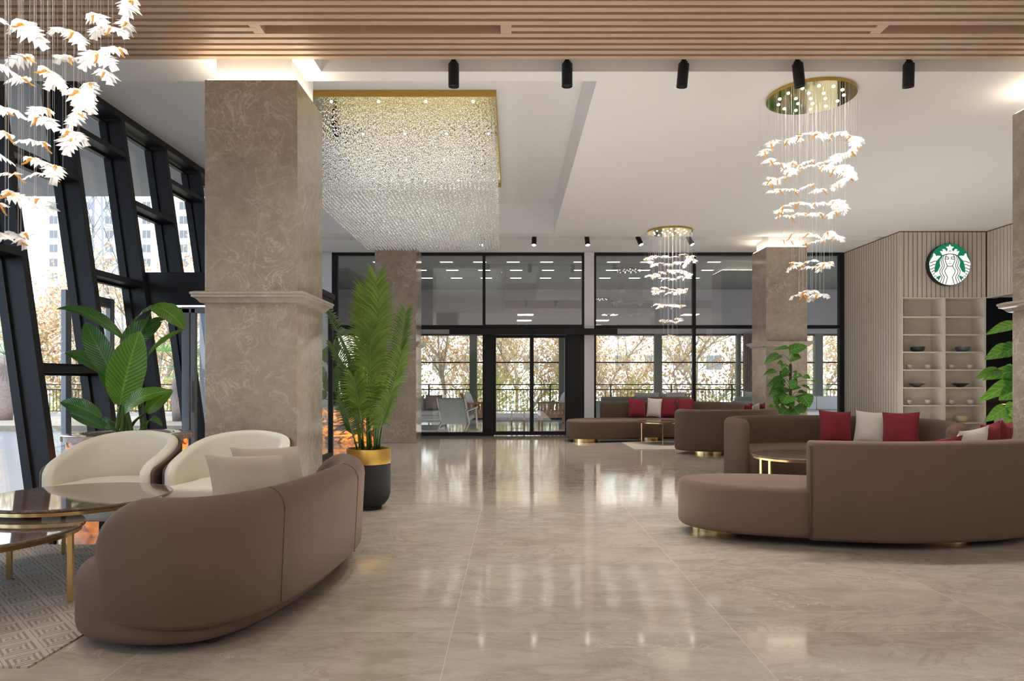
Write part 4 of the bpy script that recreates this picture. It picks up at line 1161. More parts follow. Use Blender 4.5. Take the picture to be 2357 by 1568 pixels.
def beads(cx_, n):
    nx, ny = 46, 74
    base = np.array([(1,0,0),(-1,0,0),(0,1,0),(0,-1,0),(0,0,1.15),(0,0,-1.15)], float)
    F = np.array([(0,2,4),(2,1,4),(1,3,4),(3,0,4),(2,0,5),(1,2,5),(3,1,5),(0,3,5)])
    rg = np.random.default_rng(3)
    P = []; S = []
    for i in range(nx):
        for j in range(ny):
            x = PX0+.03+i*(PX1-PX0-.06)/(nx-1); y = PY0+.03+j*(PY1-PY0-.06)/(ny-1)
            dens = 11; x += rg.normal(0,.006); y += rg.normal(0,.006)
            off = rg.uniform(0,.07)
            for k in range(dens):
                z = PZ-.10-off - k*(1.02/dens) + rg.normal(0,.012)
                P.append((x, y, z)); S.append(.0085)
            for z in (3.66, 3.63, 3.60): P.append((x,y,z)); S.append(.010)
            P.append((x, y, 3.555)); S.append(.016)
    P = np.array(P); S = np.array(S); N = len(P)
    ang = rg.uniform(0, PI, N); ca, sa = np.cos(ang), np.sin(ang)
    tl = rg.normal(0,.25,N)
    V = base[None]*S[:,None,None]
    X = V[...,0]*ca[:,None]-V[...,1]*sa[:,None]; Y = V[...,0]*sa[:,None]+V[...,1]*ca[:,None]; Z = V[...,2]+X*tl[:,None]
    V = np.stack([X,Y,Z],-1)+P[:,None]
    V = V.reshape(-1,3); Fs = (F[None]+ (np.arange(N)*6)[:,None,None]).reshape(-1,3)
    return V, Fs
V, Fs = beads(0,0)
me = bpy.data.meshes.new('crystal_strings')
me.vertices.add(len(V)); me.vertices.foreach_set('co', V.ravel().astype(np.float32))
me.loops.add(Fs.size); me.loops.foreach_set('vertex_index', Fs.ravel().astype(np.int32))
me.polygons.add(len(Fs)); me.polygons.foreach_set('loop_start', np.arange(0,Fs.size,3,dtype=np.int32)); me.polygons.foreach_set('loop_total', np.full(len(Fs),3,dtype=np.int32))
me.update(calc_edges=True); me.validate(); me.materials.append(M['crystal'])
o = bpy.data.objects.new('crystal_strings', me); COL.objects.link(o); o.parent = c; o.matrix_parent_inverse = Matrix.Translation(-Vector(c.location)); o['kind'] = 'stuff'
def point(name, loc, power, color=(1,.94,.85), r=.1):
    Lp = bpy.data.lights.new(name, 'POINT'); Lp.energy = power; Lp.color = color; Lp.shadow_soft_size = r
    o = bpy.data.objects.new(name, Lp); COL.objects.link(o); o.location = loc; return o
area('crystal_chandelier_lamps', ((PX0+PX1)/2, (PY0+PY1)/2, PZ-.02), 2.2, 75, (1,.97,.92), sy=3.7, spread=110)

# ---- glass leaf ring chandeliers
def leaf_mesh(seed):
    """curled hand-made glass leaf with fingers; x = length"""
    rd = random.Random(seed)
    L, W = .205, .15
    n = 15
    up, lo = [], []
    for i in range(n+1):
        s = i/n
        w = W/2*(sin(PI*min(1,max(0,s*.97+.015)))**.6)*(1.0-.35*s)
        j = (.62 if i % 2 else 1.18) * rd.uniform(.85,1.2)
        if i in (0,n): j = 1
        up.append((L*(s-.35)+ (.012 if i%2==0 else -.002), w*j)); 
        j = (.62 if i % 2 else 1.18) * rd.uniform(.85,1.2)
        if i in (0,n): j = 1
        lo.append((L*(s-.35)+ (.012 if i%2==0 else -.002), -w*j))
    tip = (L*.70, rd.uniform(-.012,.012))
    def zf(x, y): return .016*(1-((x-.01)/.10)**2) - 3.5*y*y - (.5*max(0,x-.09) if x > .09 else 0) + .006*sin(x*90+seed)*1
    vs, fs, am = [], [], []
    rows = 5
    for i in range(n+1):
        for r in range(rows):
            u = r/(rows-1)
            x = up[i][0]*(1-u)+lo[i][0]*u; y = up[i][1]*(1-u)+lo[i][1]*u
            ru = .003*sin(13*u+i*1.7+seed)
            vs.append((x, y, zf(x,y)+ru)); am.append(math.exp(-((x+.015)**2+(y*1.1)**2)/.00085))
    for i in range(n):
        for r in range(rows-1):
            a = i*rows+r; fs.append((a, a+1, a+rows+1, a+rows))
    # curled stem below the amber heart
    b0 = len(vs)
    st = [Vector((-.02,0,.018)), Vector((-.035,0,-.005)), Vector((-.05,.004,-.03)), Vector((-.07,.008,-.045))]
    m = MB(); m.tube(st, [.010,.008,.006,.004], 6)
    vs += m.v; fs += [tuple(q+b0 for q in f) for f in m.f]; am += [.75]*len(m.v)
    me = bpy.data.meshes.new('glass_leaf'); me.from_pydata(vs, [], fs)
    at = me.attributes.new('amber', 'FLOAT', 'POINT'); at.data.foreach_set('value', am)
    me.polygons.foreach_set('use_smooth', [True]*len(me.polygons)); me.materials.append(M['leafglass']); me.update()
    return me
LEAVES = [leaf_mesh(i) for i in range(6)]
def wire_mesh(h):
    me = bpy.data.meshes.new('suspension_wire'); b = MB()
    for x in (-.03, .05): b.tube([(x,0,.02),(x,0,h)], .0008, 3, False)
    me.from_pydata(b.v, [], b.f); me.materials.append(M['wire']); return me
def solid(o, t=.005):
    m = o.modifiers.new('glass', 'SOLIDIFY'); m.thickness = t; m.offset = 0
def ring_chandelier(cx_, cy_, zc, rings, label, scale=1.0, plate=.43, seed=0, lamps=True):
    rd = random.Random(seed)
    t = thing('ring_chandelier', label, 'chandelier', (cx_, cy_, zc), 0, 'glass leaf ring chandeliers')
    if plate:
        MB().lathe([(plate,-.035),(plate,.0)], 72, cap0=False).build('ceiling_plate', M['goldpaint'], t, smooth=True, angle=40)
        MB().lathe([(plate,-.0352),(0,-.0353)], 72, cap0=False, cap1=False).build('mirror_underside', M['goldmirror'], t)
        l0 = None
        pos = [(0,0)] + [(.15*cos(a), .15*sin(a)) for a in [PI/3*k for k in range(6)]] + [(.31*cos(a+.2), .31*sin(a+.2)) for a in [2*PI/13*k for k in range(13)]]
        for x, y in pos:
            if l0 is None: l0 = MB().lathe([(.012,-.045),(.017,-.036)], 12).build('lamp', M['lens'], t); l0.location = (x,y,0)
            else:
                o = l0.copy(); COL.objects.link(o); o.parent = t; o.location = (x,y,0)
    for z, r, n in rings:
        wm = wire_mesh(zc - z - .02)
        a0 = rd.uniform(0, 6.28)
        for k in range(n):
            a = a0 + 2*PI*k/n + rd.uniform(-.06,.06)
            rr = r*rd.uniform(.93,1.06)
            o = bpy.data.objects.new('glass_leaf', rd.choice(LEAVES)); COL.objects.link(o); o.parent = t
            o.location = (rr*cos(a), rr*sin(a), z - zc + rd.uniform(-.03,.03))
            o.rotation_euler = (rd.uniform(-.40,.35), rd.uniform(-.25,.35), a + PI/2 + rd.uniform(-.6,.6))
            o.scale = (scale*rd.uniform(.9,1.15),)*3
            w = bpy.data.objects.new('suspension_wire', wm); COL.objects.link(w); w.parent = o
            # keep the wire upright whatever the leaf's tilt
            w.matrix_parent_inverse = (o.rotation_euler.to_matrix().to_4x4() @ Matrix.Scale(o.scale[0],4)).inverted()
    return t
R6 = [(3.60,.44,17),(3.30,.37,15),(3.0,.30,12),(2.71,.235,9),(2.42,.165,6),(2.115,.09,4)]
ring_chandelier(3.05, 7.10, CZ, R6, 'near ring chandelier of glass leaves on a round gold plate above the coffee table', seed=2)
ring_chandelier(3.07, 13.5, CZ, R6, 'far ring chandelier of glass leaves over the small table by the glass wall', seed=5)
ring_chandelier(-3.02, 4.20, CZ, [(3.66,.62,15),(3.44,.56,14),(3.23,.48,13),(3.01,.40,11),(2.79,.31,9),(2.57,.22,7),(2.35,.14,5),(2.12,.07,3)], 'ring chandelier of glass leaves hanging closest, over the patterned rug', 1.0, 0, 9)
for x, y, p in ((3.05,7.10,26),(3.07,13.5,24)):
    area('ring_chandelier_lamps', (x, y, CZ-.06), .7, p, (1,.94,.84), shape='DISK', spread=100)
area('ring_chandelier_lamps', (-2.98, 4.2, CZ-.06), 1.0, 34, (1,.94,.85), shape='DISK', spread=110)
# ---- lamps of the rows of spotlights and of the ceiling behind the viewpoint
for i, x in enumerate((-.54,.51,1.59,2.64,3.67)):
    spot('near_spot_lamp', (x+(.0,.0,-.03,.05,.03)[i], 6.40, 3.95), (x, 6.0, 0), 200, (1,.94,.86), ang=95, blend=1)
for x in (-.6,.455,1.53,2.57,3.60):
    spot('far_spot_lamp', (x, 14.05, 3.97), (x, 12.6, 0), 210, (1,.94,.86), ang=95, blend=1)
for y in (-5.5,-2.5,.5):
    for x in (-3.2,.6,4.4,8.0):
        t = dup(dl0, (x, y, 4.25), scale=2.2)
        tag(t, 'rectangular ceiling downlight over the lobby behind the viewpoint', 'downlight', 'downlights over the lobby behind the viewpoint')
        area('lobby_downlight', (x, y, 4.22), .7, 42, (1,.95,.90))

area('added_lounge_uplight', (2.5, 18.6, .02), 12, 170, (1,.96,.94), (PI,0,0), sy=5)  # added upward lamp with no fixture, brightens the lounge ceiling and walls

# added upward area lamps at floor level, without fixtures, to brighten the ceiling
UP = (PI,0,0)
area('added_floor_uplight', (.25, 6.6, .015), 2.0, 95, (1,.97,.93), UP, sy=6.5)
area('added_floor_uplight', (3, -3, .015), 12, 170, (1,.97,.93), UP, sy=7)
area('added_floor_uplight', (6.4, 10.5, .015), 1.6, 95, (1,.97,.93), UP, sy=5.5)
# ================================================================== PLANTERS AND PLANTS
def onyx_planter(x, y, label, r=.577, h=.735, rz=0):
    t = thing('stone_planter', label, 'planter', (x, y, 0), rz, 'backlit orange onyx planters')
    MB().lathe([(r-.06,.0),(r-.055,.02),(r-.045,h-.07),(r-.045,h-.06)], 64).build('glowing_body', M['onyx_near' if rz else 'onyx'], t, smooth=True, angle=40)
    MB().lathe([(r-.05,h-.06),(r,h-.055),(r,h-.008),(r-.01,h),(r-.17,h),(r-.18,h-.008),(r-.18,h-.05)], 64, cap0=False, cap1=False).build('rim_slab', M['onyx_rim'], t, smooth=True, angle=40)
    MB().lathe([(r-.179,h-.05),(0,h-.045)], 32, cap0=False, cap1=False).build('soil', M['soil'], t)
    return t
onyx_planter(-3.80, 6.90, 'round planter of glowing orange onyx behind the cream armchairs', rz=2.0)
onyx_planter(-3.42, 14.5, 'round planter of glowing orange onyx beside the far pillar behind the palm')
def banana_prof(s): return max(.02, (sin(PI*min(1,.04+s*.96))**.62)*(1-.25*s))
def big_leaf(root, mb_mats, base, tip, normal, width, arch, mat, stem_from, fold=.22, seed=0, ripple=.05, bow=.15, twist=0):
    o = MB(); blade(o, base, tip, normal, width, arch, fold, banana_prof, 14, ripple, seed, twist)
    lf = o.build('leaf', mat, root, world=True, smooth=True)
    b = MB(); a, e = Vector(stem_from), Vector(base)
    m = a.lerp(e, .55); m.x = a.x + (m.x-a.x)*(1-bow*2)
    pts = cr([a, m, e], 6); b.tube(pts, [.020-.012*i/(len(pts)-1) for i in range(len(pts))], 6)
    b.build('leaf_stalk', M['stem'], lf, world=False, smooth=True).matrix_parent_inverse = (Matrix.Translation(-Vector(root.location))).inverted() @ Matrix.Translation(-Vector(root.location))
    P = o.v
    # midrib
    return lf
def strelitzia(cx_, cy_, label, spec, zs=.70):
    t = thing('banana_leaf_plant', label, 'plant', (cx_, cy_, zs), 0, 'broad leaved plants in the onyx planters')
    rd = random.Random(4)
    for i, (bx, by, bd, tx, ty, td, nrm, w, arch, mt, fold) in enumerate(spec):
        d0, d1 = cy_+bd, cy_+td
        base, tip = U(bx, by, d0), U(tx, ty, d1)
        sf = Vector((cx_+rd.uniform(-.14,.14), cy_+rd.uniform(-.12,.12), zs-.008))
        o = MB(); blade(o, base, tip, nrm, w, arch, fold, banana_prof, 14, .05, i)
        lf = o.build('leaf', M[mt], t, world=True, smooth=True)
        a = sf; m = a.lerp(base, .6); m.x = a.x+(m.x-a.x)*.75
        pts = cr([a, m, base], 6)
        b = MB(); b.tube(pts, [.021-.012*k/(len(pts)-1) for k in range(len(pts))], 6)
        st = b.build('leaf_stalk', M['stem'], lf, smooth=True); st.matrix_parent_inverse = Matrix.Identity(4)
    return t
front_n, up_n = (.15,-1,.25), (0,-.35,1)
SPEC1 = [
 (276,932,-.10, 322,762,-.16, (.25,-1,.15), .40, .05, 'strel_l', .18),
 (302,752,-.05, 372,706,-.10, (-.1,-.5,1), .24, .05, 'strel', .15),
 (352,703,-.10, 424,758,-.15, (.6,-.75,.6), .26, .06, 'strel_l', .15),
 (278,776, .05, 128,712,-.05, (.2,-.6,1), .20, .10, 'strel', .3),
 (262,868,-.05, 196,742, .05, (.3,-.9,.3), .26, .05, 'strel', .3),
 (245,862, .10, 150,812, .05, (.2,-.7,.8), .19, .06, 'strel', .35),
 (342,818,-.05, 430,757,-.05, (-.5,-.5,.7), .13, .02, 'strel_l', .6),
 (282,806, .15, 372,742, .15, (.2,-1,.3), .28, .08, 'strel', .2),
 (318,775, .10, 392,735, .10, (0,-.6,.8), .14, .05, 'strel', .4),
 (288,950,-.15, 392,900,-.20, (-.1,-1,.5), .19, .10, 'strel_l', .3),
 (338,948,-.05, 398,898,-.10, (.3,-1,.2), .17, .05, 'strel_l', .3),
 (232,962,-.15, 140,925,-.15, (.1,-.8,.7), .19, .05, 'strel', .25),
 (240,985,-.10, 158,950,-.10, (.1,-.9,.4), .12, .03, 'strel', .3),
 (336,985,-.10, 374,982,-.20, (0,-.6,1), .11, .09, 'strel', .3),
 (262,985,-.20, 236,962,-.20, (0,-1,.2), .11, .03, 'strel', .3),
 (262,905, .10, 228,822, .12, (.4,-.8,.2), .16, .02, 'strel', .3),
]
strelitzia(-3.80, 6.90, 'tall broad leaved green plant in the planter behind the cream armchairs', SPEC1)
SPEC2 = [
 (752,835,0, 762,796,0, (.2,-1,.2), .36, .02, 'strel', .2),
 (748,878,0, 735,845,.1, (-.3,-1,.3), .34, .05, 'strel', .3),
 (768,900,-.2, 752,872,-.2, (.2,-1,.3), .36, .04, 'strel', .2),
 (775,875,.1, 795,840,.1, (.2,-1,.5), .34, .05, 'strel', .3),
 (790,905,-.1, 812,868,-.1, (.4,-1,.5), .30, .05, 'strel', .3),
 (748,918,-.1, 735,902,-.1, (-.2,-1,.6), .26, .03, 'strel', .3),
 (775,925,-.2, 800,915,-.2, (.2,-.6,1), .22, .05, 'strel', .3),
 (815,915,0, 838,880,0, (.4,-1,.4), .30, .05, 'strel', .3),
 (795,930,-.1, 770,930,-.2, (0,-.5,1), .20, .03, 'strel', .3)]
strelitzia(-3.42, 14.5, 'broad leaved green plant in the far onyx planter behind the palm', SPEC2)

# ---- palm in the black and gold pot
px_, py_ = -1.405, 6.82
t = thing('plant_pot', 'round black pot with a wide gold rim band standing beside the curved sofa', 'plant pot', (px_, py_, 0))
MB().lathe([(.125,0),(.125,.03),(.155,.045),(.19,.09),(.208,.15),(.212,.22),(.212,.445)], 48, cap1=False).build('body', M['potblack'], t, smooth=True, angle=50)
MB().lathe([(.212,.445),(.214,.447),(.214,.585),(.211,.59),(.200,.59),(.198,.56)], 48, cap0=False, cap1=False).build('rim_band', M['goldpaint'], t, smooth=True, angle=40)
MB().lathe([(.199,.555),(0,.56)], 32, cap0=False, cap1=False).build('soil', M['soil'], t)
pm = thing('areca_palm', 'tall feathery green palm in the black and gold pot', 'plant', (px_, py_, .55))
def frond(root, base, start, tip, side, mat, nl=38, ll=.25, bend=.08, seed=0, droop=.25, full=1.0):
    """stalk from base to start, leaflets from start to tip; side = direction in which the leaflets spread"""
    rd = random.Random(seed)
    base, start, tip, side = Vector(base), Vector(start), Vector(tip), Vector(side).normalized()
    dirn = (tip-start).normalized()
    out = dirn.cross(side).normalized()
    P = cr([base, start, start.lerp(tip,.5)+Vector((bend,0,.0)), tip], 12)
    b = MB(); b.tube(P, [.010-.008*i/(len(P)-1) for i in range(len(P))], 5)
    i0 = 12
    Q = P[i0:]
    qs, T = resample(Q, [length(Q)*k/nl for k in range(nl+1)])
    o = MB()
    for k, p in enumerate(qs):
        s = k/nl
        tg = (qs[min(k+1,nl)]-qs[max(k-1,0)]).normalized()
        L = ll*(.55+.45*sin(PI*min(1,.15+s*.72)))*rd.uniform(.88,1.08)
        for sg in (1,-1):
            dd = (side*sg*(1.0-.30*s) + tg*(.30+.75*s) + out*rd.uniform(-.18,.18)).normalized()
            q1 = p + dd*L*.5 + Vector((0,0,.012)); q2 = p + dd*L - Vector((0,0,droop*L*(1-s*.6)))
            wv = tg.cross(out).cross(dd); wv = (tg - dd*tg.dot(dd)).normalized()
            w = .0095
            o.add([p-wv*.004, p+wv*.004, q1+wv*w, q1-wv*w, q2], [(0,1,2,3),(3,2,4)])
    f = o.build('frond', mat, root, world=True, smooth=False)
    st = b.build('frond_stalk', M['stem'], f, smooth=True); st.matrix_parent_inverse = Matrix.Identity(4)
    return f
def F(b, s_, t_, mat, ll, d=(0,0,0), side=(1,0,0), nl=38, bend=0, droop=.22, seed=0):
    frond(pm, U(b[0], b[1], py_+d[0]*.3), U(s_[0], s_[1], py_+d[1]), U(t_[0], t_[1], py_+d[2]), side, M[mat], nl, ll, bend, seed, droop)
F((850,1030),(850,860),(866,640),'areca',.25,(0,0,-.05),(1,.1,0),42,-.02,.12,1)
F((846,1030),(842,845),(838,668),'areca',.26,(0,.1,.1),(1,-.25,0),36,-.01,.15,2)
F((852,1030),(856,850),(872,668),'areca',.24,(0,-.1,-.15),(1,.3,0),36,.02,.15,3)
F((855,1030),(850,930),(853,760),'areca',.24,(0,-.1,-.2),(1,.0,0),34,0,.2,4)
F((870,1032),(898,895),(934,722),'areca_d',.18,(0,0,.0),(.9,.2,.35),34,.015,.2,5)
F((873,1032),(888,940),(925,810),'areca',.20,(0,-.1,-.05),(.9,.3,.3),26,.01,.3,6)
F((832,1032),(812,850),(752,715),'areca_d',.15,(0,.25,.5),(.8,.3,-.4),34,.03,.35,7)
F((828,1032),(815,900),(768,800),'areca_d',.17,(0,-.1,-.15),(.8,.3,-.4),28,.02,.3,8)
F((830,1032),(818,960),(795,860),'areca_d',.20,(0,-.15,-.25),(.9,.2,-.2),28,0,.4,9)
F((838,1032),(830,965),(815,870),'areca',.22,(0,-.2,-.3),(1,.1,0),26,0,.4,10)
F((822,1034),(812,1000),(790,930),'areca_d',.18,(0,-.2,-.25),(.9,.2,-.3),22,0,.4,11)
F((868,1032),(874,985),(898,915),'areca',.17,(0,-.2,-.2),(.9,.2,.3),22,0,.4,12)
F((862,1032),(862,960),(870,890),'areca_d',.22,(0,.1,.2),(1,.2,0),24,0,.35,13)
F((848,1032),(846,950),(830,840),'areca',.22,(0,.15,.25),(1,-.2,0),26,0,.3,14)
for i in range(9):
    a = i*.75; x, y = px_+.07*cos(a*2.1), py_+.06*sin(a*1.7)
    MB().tube([(x,y,.562),(x+.012*cos(a),y,.85),(x+.02*cos(a),y+.01,1.15)], [.010,.008,.005], 5).build('stem', M['stem'], pm, world=True, smooth=True)

# ---- climbing plants on moss poles
def heart(s): return max(.03, (sin(PI*min(1,(.10+.90*s)))**.55)*(1.15-.75*s))
def climber(x, y, label, leaves, ztop, potr=.19):
    pot = thing('plant_pot', 'dark pot under the climbing plant ' + label[1], 'plant pot', (x, y, 0))
    MB().lathe([(potr*.7,0),(potr,.34),(potr,.38),(potr-.015,.38),(potr-.02,.34)], 32, cap1=False).build('body', M['potblack'], pot, smooth=True, angle=40)
    MB().lathe([(potr-.02,.345),(0,.35)], 24, cap0=False, cap1=False).build('soil', M['soil'], pot)
    t = thing('climbing_plant', label[0], 'plant', (x, y, .35), 0, 'climbing plants on moss poles')
    MB().lathe([(.028,.003),(.028,ztop-.55),(.02,ztop-.52)], 10).build('moss_pole', M['moss'], t, smooth=True, angle=50)
    rd = random.Random(int(x*10))
    for i, (bx, by, tx, ty, w, dd, mt) in enumerate(leaves):
        base, tip = U(bx, by, y+dd), U(tx, ty, y+dd-.08)
        nrm = Vector((rd.uniform(-.3,.3), -.8, rd.uniform(.3,.9)))
        o = MB(); blade(o, base, tip, nrm, w, .03, .16, heart, 10, .03, i)
        lf = o.build('leaf', M[mt], t, world=True, smooth=True)
        a = Vector((x+rd.uniform(-.02,.02), y+rd.uniform(-.03,.03), max(.45, base.z-.13)))
        mid = a.lerp(base,.5)+Vector((0,0,.05)); pts = cr([a, mid, base], 5)
        b = MB(); b.tube(pts, .006, 5); st = b.build('leaf_stalk', M['stem'], lf, smooth=True); st.matrix_parent_inverse = Matrix.Identity(4)
    return t
k = 1725/220.
def Z(x, y): return 1740+x/k, 770+y/k
raw = [(570,230,330,280,.10,-.1,'pothos'),(600,300,930,215,.26,-.15,'pothos'),(610,440,820,420,.30,-.15,'pothos_d'),(430,370,150,540,.24,-.1,'pothos_d'),
 (500,540,380,530,.16,-.15,'pothos'),(540,560,460,620,.16,-.2,'pothos'),(360,660,140,735,.16,-.1,'pothos_d'),(590,640,450,720,.17,-.1,'pothos'),(660,680,730,700,.12,0,'pothos_d'),
 (500,800,190,940,.22,-.1,'pothos_d'),(680,770,840,750,.17,-.1,'pothos'),(860,760,980,800,.13,0,'pothos'),(1010,830,1115,900,.11,0,'pothos'),(460,860,330,960,.24,-.15,'pothos_d'),
 (600,920,760,880,.22,-.2,'pothos'),(740,920,650,1010,.22,-.1,'pothos_d'),(840,920,980,1000,.08,0,'pothos_d'),(440,960,230,1120,.24,-.15,'pothos_d'),(530,960,460,1060,.24,-.1,'pothos_d'),
 (760,1040,900,1060,.10,0,'pothos_d'),(590,1090,480,1250,.46,-.2,'pothos'),(380,1070,320,1210,.20,-.1,'pothos'),(420,1140,360,1290,.24,-.1,'pothos_d'),(700,1120,780,1240,.26,-.1,'pothos_d'),
 (830,1110,960,1320,.44,-.15,'pothos'),(820,1080,900,1130,.20,-.05,'pothos_d'),(340,1290,275,1390,.20,-.1,'pothos'),(560,1230,680,1310,.26,-.2,'pothos_d'),(440,1330,300,1440,.24,-.2,'pothos'),
 (560,1340,460,1440,.30,-.25,'pothos_d'),(680,1320,780,1450,.42,-.2,'pothos_d'),(780,1290,880,1420,.30,-.1,'pothos_d'),(620,1380,560,1470,.3,-.2,'pothos'),(520,700,440,790,.2,.05,'pothos_d'),(640,820,720,940,.2,.05,'pothos_d'),(500,1180,600,1300,.3,.05,'pothos_d')]
climber(5.40, 13.48, ('climbing plant with heart shaped leaves on a moss pole in front of the far pillar', 'in front of the far pillar'), [(*Z(a,b_), *Z(c_,d_), w, dd, m) for a,b_,c_,d_,w,dd,m in raw], 1.75)
k2 = 1448/517.
def Z2(x, y): return 1840+x/k2, 500+y/k2
raw2 = [(1400,690,1200,760,.20,-.1,'pothos'),(1380,850,1195,920,.30,-.15,'pothos'),(1400,830,1300,900,.24,-.2,'pothos'),(1290,990,1135,1045,.20,-.15,'pothos_d'),(1400,990,1180,1050,.22,-.1,'pothos'),
 (1400,970,1310,1110,.30,-.05,'pothos'),(1390,1060,1150,1195,.24,-.15,'pothos'),(1420,1110,1285,1180,.30,-.2,'pothos'),(1330,1230,1190,1320,.20,-.15,'pothos_d'),(1400,1210,1330,1320,.26,-.1,'pothos'),
 (1370,1300,1300,1350,.14,-.2,'pothos_d'),(1450,1150,1420,1300,.3,0,'pothos'),(1450,900,1520,1000,.3,0,'pothos'),(1460,760,1560,800,.28,0,'pothos'),(1470,1060,1600,1150,.32,-.1,'pothos'),(1440,1330,1380,1410,.24,-.1,'pothos_d')]
climber(7.15, 9.6, ('climbing plant with broad glossy leaves reaching out from behind the near pillar', 'behind the near pillar'), [(*Z2(a,b_), *Z2(c_,d_), w, dd, m) for a,b_,c_,d_,w,dd,m in raw2], 2.0)
# ================================================================== OUTSIDE
struct('ground_outside', MB().box(-260, 260, LY+1.2, 420, -3.4, -3.2).box(-260, -60, -40, LY+1.2, -3.4, -3.2), M['earth'])
struct('pavement', MB().box(-60, -5.62, -20, LY+1.2, -.30, -.02), M['paving'])
struct('kerb', MB().box(-60, 14, LY+1.0, LY+1.2, -.02, .16), M['concrete'])
o = MB().box(-16, -7.2, 17.5, 22.2, -.02, .12).build('planting_bed', M['earth'], None); tag(o, 'raised bed of dry soil with palms outside the curtain wall', 'planting bed', None, 'structure')
struct('canopy', MB().box(-12.5, -5.25, -8, 13.6, 4.86, 5.2), M['soffit'])
# ---- railing in sections
rs = None
ry = LY+1.1
NS = 21
for i in range(NS):
    x0 = -27.3 + 2.04*i
    if rs is None:
        rs = thing('railing_section', '', 'railing', (x0, ry, .16))
        MB().box(0,2.04,-.025,.025,.95,.985).build('top_rail', M['charcoal'], rs)
        MB().box(0,2.04,-.02,.02,.78,.82).build('middle_rail', M['charcoal'], rs)
        MB().box(0,2.04,-.015,.015,.06,.09).build('bottom_rail', M['charcoal'], rs)
        MB().box(0,.045,-.03,.03,0,.95).build('post', M['charcoal'], rs)
        for k in range(16):
            x = .12+.118*k; MB().box(x-.008,x+.008,-.008,.008,.09,.78).build('baluster', M['charcoal'], rs)
        t = rs
    else: t = dup(rs, (x0, ry, .16))
    tag(t, 'dark metal railing section of barred panels along the outer edge of the terrace', 'railing', 'railing sections along the terrace edge')
# ---- trees
def make_tree(seed, h, spread, nleaf, lsize, low=.25):
    rd = random.Random(seed)
    tb = MB(); ends = []
    def branch(p, d, L, r, lev):
        n = 4; pts = [p]
        q = p.copy(); dd = d.copy()
        for i in range(n):
            dd = (dd + Vector((rd.uniform(-.22,.22), rd.uniform(-.22,.22), rd.uniform(-.05,.15)))).normalized()
            q = q + dd*(L/n); pts.append(q.copy())
            if lev < 3 and i >= (1 if lev == 0 else 0):
                for _ in range(2 if lev < 2 else 1):
                    a = rd.uniform(0, 2*PI); o = Vector((cos(a), sin(a), rd.uniform(.1,.8))).normalized()
                    branch(q.copy(), (dd*.45+o*.8).normalized(), L*rd.uniform(.45,.62), r*.5, lev+1)
            if lev >= 2: ends.append(q.copy())
        tb.tube(pts, [r*(1-.5*i/n) for i in range(n+1)], 5 if lev < 2 else 3, False)
    branch(Vector((0,0,0)), Vector((0,0,1)), h*.62, .10, 0)
    lb = MB()
    for i in range(nleaf):
        e = rd.choice(ends); p = e + Vector((rd.gauss(0,.26*spread), rd.gauss(0,.26*spread), rd.gauss(0,.24*spread)))
        if p.z < h*low: p.z = h*low + rd.random()*h*.2
        s = lsize*rd.uniform(.6,1.3)
        a = Vector((rd.gauss(0,1), rd.gauss(0,1), rd.gauss(0,1))).normalized(); c_ = a.orthogonal().normalized(); d_ = a.cross(c_)
        th = rd.uniform(0,6.28); u = c_*cos(th)+d_*sin(th); v = a.cross(u)
        lb.add([p-u*s*.5, p+v*s*.36, p+u*s*.5+a*s*.12, p-v*s*.36], [(0,1,2,3)])
    return tb, lb
protos = []
rt = random.Random(11)
TREES = [(-6.2,26.5,0),(-2.6,27.5,1),(.6,26.2,2),(3.9,27.3,0),(7.2,26.4,1),(10.6,27.6,2),(14,26.8,0),(-10,27.6,2),(-13.6,26.2,1),(-17.2,27.4,0),(-20.6,26.6,2),(-24.5,27.8,1),(-1,31,1),(5.6,31,2),(-15.2,31.5,1),(12,32,0)]
wherek = ['behind the glass wall by the palm','behind the sliding door','behind the window bay with the far chandelier','behind the middle window','beyond the far pillar','beyond the white lounge sofa','outside the cafe end','between the entrance and the pillar','outside the entrance','behind the tower lattice','outside the curtain wall near the tower','at the far end of the pavement','in the second row behind the door','in the second row behind the middle window','in the second row behind the entrance','in the second row at the cafe end']
for i, (x, y, kx) in enumerate(TREES):
    if len(protos) <= kx:
        while len(protos) <= kx:
            q = len(protos)
            tb, lb = make_tree(20+q, 7.8+.8*q, 1.1, 4600, .125, .30)
            t = thing('autumn_tree', '', 'tree', (0,0,-3.2))
            tb.build('trunk', M['bark'], t); lb.build('foliage', M['autumn'], t)
            protos.append([t, False])
    pr = protos[kx]
    if not pr[1]: t = pr[0]; t.location = (x,y,-3.2); t.rotation_euler = (0,0,i*1.3); pr[1] = True
    else: t = dup(pr[0], (x,y,-3.2), i*1.3)
    tag(t, 'autumn tree with sparse orange and brown leaves ' + wherek[i], 'tree', 'autumn trees beyond the railing')
def make_bush(seed, w, h, n):
    rd = random.Random(seed); lb = MB()
    for i in range(n):
        a = rd.uniform(0,2*PI); r = w/2*math.sqrt(rd.random()); p = Vector((r*cos(a), r*sin(a)*.7, h*(.1+.9*rd.random()*math.sqrt(max(0,1-(r/(w/2))**2*.7)))))
        s = .12*rd.uniform(.6,1.4)
        q = Vector((rd.gauss(0,1), rd.gauss(0,1), rd.gauss(0,1))).normalized(); c_ = q.orthogonal().normalized(); d_ = q.cross(c_)
        lb.add([p-c_*s*.5, p+d_*s*.36, p+c_*s*.5+q*s*.1, p-d_*s*.36], [(0,1,2,3)])
    return lb
b0 = None
